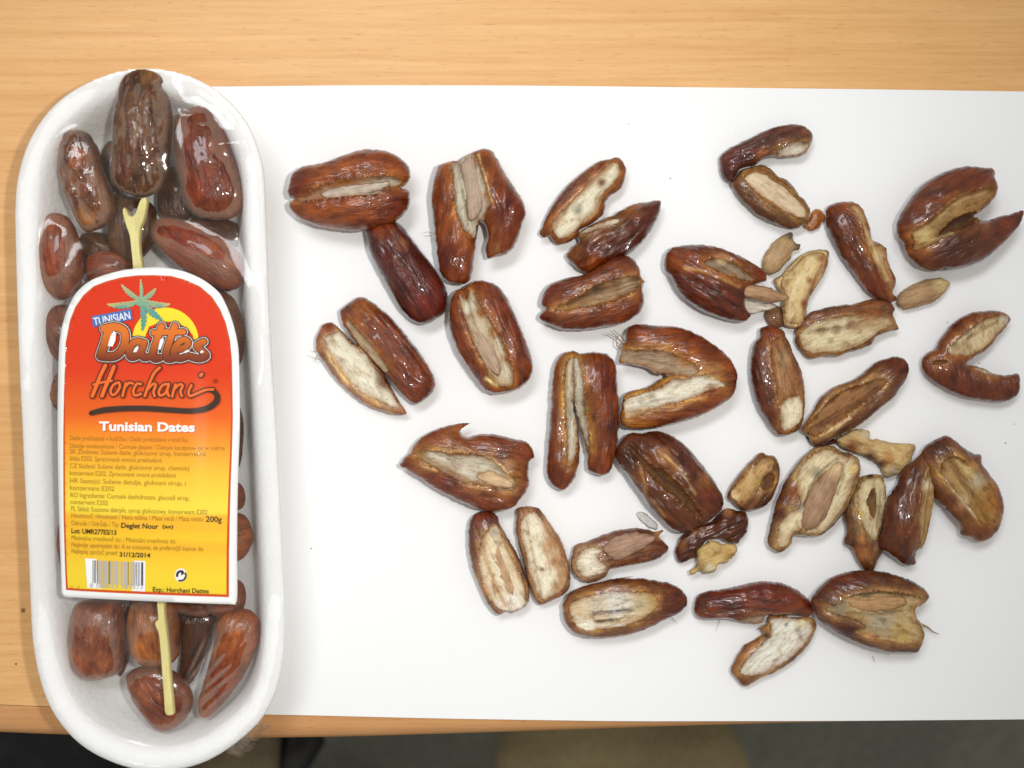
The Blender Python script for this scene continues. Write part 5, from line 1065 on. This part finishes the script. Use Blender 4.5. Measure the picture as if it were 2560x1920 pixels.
# small print (as far as it can be read)
SM = [(262,142,1300,'Datle prekladané v košíčku / Datle prokládané v košíčku'), (262,210,1612,'Datulje nevakumirane / Curmale glazate / Daktyle kandyzowane w cukrze'), (262,262,1452,'SK Zloženie: Sušené datle, glukózový sirup, konzervačná'), (262,322,1075,'látka E202. Spracované ovocie prekladané'),
      (262,388,1320,'CZ Složení: Sušené datle, glukózový sirup, chemický'), (262,450,1200,'konzervant E202. Zpracované ovoce prokládané'), (262,518,1285,'HR Sastojci: Sušene datulje, glukozni sirup, i'), (262,580,660,'konzervans E202'),
      (268,645,1320,'RO Ingrediente: Curmale deshidratate, glucoză sirop,'), (268,705,605,'conservant E202'), (272,765,1472,'PL Skład: Suszone daktyle, syrop glukozowy, konserwant E202'), (275,825,1445,'Hmotnosť: Hmotnost / Neto težina / Masa netă / Masa netto:'),
      (275,892,705,'Odroda / Odrůda / Tip:'), (275,1022,1205,'Minimálna trvanlivosť do: / Minimální trvanlivost do:'), (275,1082,1445,'Najbolje upotrijebiti do: A se consuma, de preferinţă înainte de:'), (275,1140,690,'Najlepiej spożyć przed:')]
for (x, y, x1, s) in SM:
    a, b = vp([(x, y), (x1, y)]); ang = .9 + 1.2 * (y / 1300)
    text('small_print', s, a[0], a[1], 17, I_TEXT, 3, ang, .0, fitw=(b[0] - a[0]))
for (x, y, x1, sz, s, bo) in [(1462,862,1600,20,'200g',.3), (722,912,1050,18,'Deglet Nour',.4), (1085,915,1180,13,'(as)',.25), (275,962,680,17,'Lot: UMR277ES/13',.4), (708,1165,980,16,'31/12/2014',.4), (1000,1472,1490,16,'Exp.: Horchani Dattes',.3)]:
    a, b = vp([(x, y), (x1, y)]); text('bold_print', s, a[0], a[1], sz, I_BLACK, 3.5, .9 + 1.2 * (y / 1300), bo, fitw=(b[0] - a[0]))
# barcode
pieces('barcode', [vp([(400,1185),(940,1205),(935,1475),(420,1445)])], I_WHITE, lab, 3)
rnd = random.Random(8); bars = []; gbars = []; x = 470.0
while x < 925:
    w = rnd.choice([5, 5, 9, 13, 18]); t = (x - 400) / 540; y0, y1 = 1197 + 20 * t, 1398 + 24 * t
    (bars if rnd.random() < .45 else gbars).append(vp([(x, y0), (x + w, y0), (x + w - 2, y1), (x - 2, y1)])); x += w + rnd.choice([5, 8, 12])
pieces('barcode_bars', bars, ink('bar', (.07, .06, .09)), lab, 4); pieces('barcode_pale_bars', gbars, I_GREY, lab, 4)
a, b = vp([(440, 1440), (915, 1440)]); text('barcode_digits', '8 588013 787373', a[0], a[1], 15, I_GREY, 4, 1.6, .1, fitw=b[0] - a[0])
# recycling mark
c = vp([(1250, 1330)])[0]
pieces('recycling_mark', [[(c[0] + 15 * math.cos(t), c[1] + 17 * math.sin(t)) for t in np.linspace(0, 6.283, 24)[:-1]]], I_WHITE, lab, 3)
def arc(r, a0, a1, w, off=(0, 0)): return brush([(c[0] + off[0] + r * math.cos(math.radians(t)), c[1] + off[1] + r * 1.1 * math.sin(math.radians(t))) for t in np.linspace(a0, a1, 7)], w)
strokes('recycling_arrows', [arc(12.5, -20, 110, 4.5), arc(9, 170, 300, 6)], I_BLACK, lab, 4)
pieces('recycling_arrowhead', [[(c[0] + 1, c[1] - 13), (c[0] + 10, c[1] - 5), (c[0] + 1, c[1] + 1)]], I_BLACK, lab, 4.5)

# clear film stretched over rim, dates, stalk
def film():
    n = N('cling_film')
    lw = n.n('Fresnel', i_IOR=1.5)
    co = n.n('TexCoord').outputs['Object']
    bmp = n.bump(n.noise(n.mapping(co, (1, 1, 1)), 110, 3, .55, .6), .16, .0006)
    gl = n.n('BsdfGlossy', i_Color=(1, 1, 1, 1), i_Roughness=.09); n.put(gl.inputs['Normal'], bmp); n.put(lw.inputs['Normal'], bmp)
    tr = n.n('BsdfTransparent', i_Color=(.985, .985, .98, 1))
    df = n.n('BsdfDiffuse', i_Color=(.64, .48, .37, 1))
    m1 = n.n('MixShader'); fog = n.math('MULTIPLY', n.ramp(n.noise(co, 55, 3, .6), [(.35, .11), (.7, .19)]), n.n('Attribute', attribute_name='Haze').outputs['Fac'])
    n.put(m1.inputs[0], fog); n.put(m1.inputs[1], tr.outputs[0]); n.put(m1.inputs[2], df.outputs[0])
    m2 = n.n('MixShader'); n.put(m2.inputs[0], n.math('MINIMUM', n.math('MULTIPLY', lw.outputs[0], .65), .14)); n.put(m2.inputs[1], m1.outputs[0]); n.put(m2.inputs[2], gl.outputs[0])
    n.t.links.new(m2.outputs[0], n.out.inputs[0])
    return n.m
def build_film():
    inner = RIMO + RIMN * 2.2
    lo, hi = RIMO.min(0) - 2, RIMO.max(0) + 2; st_ = .75
    xs = np.arange(lo[0], hi[0], st_); ys = np.arange(lo[1], hi[1], st_)
    gx, gy = np.meshgrid(xs, ys); q = np.stack([gx.ravel(), gy.ravel()], 1)
    ins = inside(RIMO, q).reshape(gx.shape); core = inside(inner, q).reshape(gx.shape)
    base = 22.15
    ob = np.full(gx.shape, -5.0)
    for inf in TD:
        m = inside(inf['out'], q)
        if not m.any(): continue
        idx = np.nonzero(m)[0]; vv = inf['v']; zz = inf['z']
        for c in range(0, len(idx), 400):
            ii = idx[c:c + 400]
            d = ((q[ii][:, None, :] - vv[None]) ** 2).sum(2); j = d.argmin(1)
            ob.ravel()[ii] = np.maximum(ob.ravel()[ii], zz[j] - .22)
    # label and stalk press up against the film
    lp = np.array([LP(x, y)[:2] for x, y in LABEL_PX]) * 1000
    il = inside(lp, q).reshape(gx.shape)
    ob[il] = np.maximum(ob[il], 1000 * np.array([lz(x / 1000, y / 1000) for x, y in zip(gx[il], gy[il])]) - .5)
    z = np.where(core, np.maximum(ob, base), base)
    for _ in range(900):
        a = .25 * (np.roll(z, 1, 0) + np.roll(z, -1, 0) + np.roll(z, 1, 1) + np.roll(z, -1, 1))
        a = np.maximum(a - .011, ob)
        z = np.where(core, a, base)
    z = np.where(ins, z, base)
    # creases drawn tight between dates and rim
    def crease(p0, p1, w, h, crop='W'):
        w = w * (.62 if crop == 'W' else 1)
        a, b = (np.array(place(crop, *p, .024)[:2]) * 1000 for p in (p0, p1))
        e = b - a; L = np.linalg.norm(e); e = e / L; n_ = np.array([-e[1], e[0]])
        s = (q - a) @ e; t = (q - a) @ n_
        env = np.clip(np.minimum(s, L - s) / (L * .3), 0, 1)
        return (h * env * np.exp(-(t / w) ** 2)).reshape(gx.shape)
    fold = np.zeros(gx.shape)
    for p0, p1, w, h in [((1200,1010),(1500,620),1.0,1.5), ((1240,1040),(1560,700),.9,1.3), ((1270,1070),(1600,780),.9,1.3), ((1290,1110),(1640,830),.8,1.1), ((1310,1130),(1500,960),.8,1.0), ((1230,950),(1420,560),.8,1.0), ((1340,1180),(1620,930),.8,.9)]:
        c_ = crease(p0, p1, w, h) * core; z = z + c_; fold = np.maximum(fold, c_ / h)
    for p0, p1, w, h in [((1430,668),(1800,645),3.2,1.1), ((1230,390),(1330,450),.8,.7), ((1350,520),(1460,525),.7,.5), ((1390,780),(1500,785),.7,.5)]:
        z = z + crease(p0, p1, w, h, 'T') * core
    for i in range(gx.size):
        pass
    keep = ins
    idx = -np.ones(gx.shape, int); idx[keep] = np.arange(keep.sum())
    V = np.stack([gx[keep], gy[keep], z[keep]], 1)
    F = []
    a = idx[:-1, :-1]; b = idx[:-1, 1:]; c = idx[1:, 1:]; d = idx[1:, :-1]
    ok = (a >= 0) & (b >= 0) & (c >= 0) & (d >= 0)
    F = np.stack([a[ok], b[ok], c[ok], d[ok]], 1)
    V = V / 1000 - np.array(PL)
    fo_ = link('film', mesh('film', V, F), film(), pk)
    gap = np.clip(z - ob, 0, 99)[keep]
    at = fo_.data.attributes.new('Haze', 'FLOAT', 'POINT'); at.data.foreach_set('value', np.clip(np.exp(-(gap - .3) / 3.2), .12, 1) * np.where(il[keep], .15, 1) + 1.7 * fold[keep] ** 2)
build_film()
# film gathered at the tray's lower right end
def gathers():
    rnd = random.Random(3); V, F = [], []
    for k in range(9):
        a = Vector(place('M', 500 + k * 7 + rnd.uniform(-4, 4), 1612 - k * 7, .012)); b = Vector(place('M', 520 + k * 8 + rnd.uniform(-10, 10), 1635 - k * 8, .006))
        w = rnd.uniform(.0012, .003); t = (b - a).normalized(); s = t.cross(Vector((0, 0, 1))) * w; n0 = len(V)
        for i in range(6):
            f_ = i / 5; p = a.lerp(b, f_) + Vector((rnd.uniform(-.0006, .0006), rnd.uniform(-.0006, .0006), .002 * math.sin(f_ * 3)))
            V += [p - s - PL, p + Vector((0, 0, .001)) - PL, p + s - PL]
        for i in range(5):
            for j in range(2): F.append((n0 + i * 3 + j, n0 + i * 3 + j + 1, n0 + (i + 1) * 3 + j + 1, n0 + (i + 1) * 3 + j))
    g_ = link('film_gather', mesh('film_gather', V, F), bpy.data.materials['cling_film'], pk)
    at = g_.data.attributes.new('Haze', 'FLOAT', 'POINT'); at.data.foreach_set('value', [.9] * len(g_.data.vertices))
gathers()
print('TRIS', sum(len(o.data.polygons) for o in bpy.data.objects if o.type == 'MESH'))
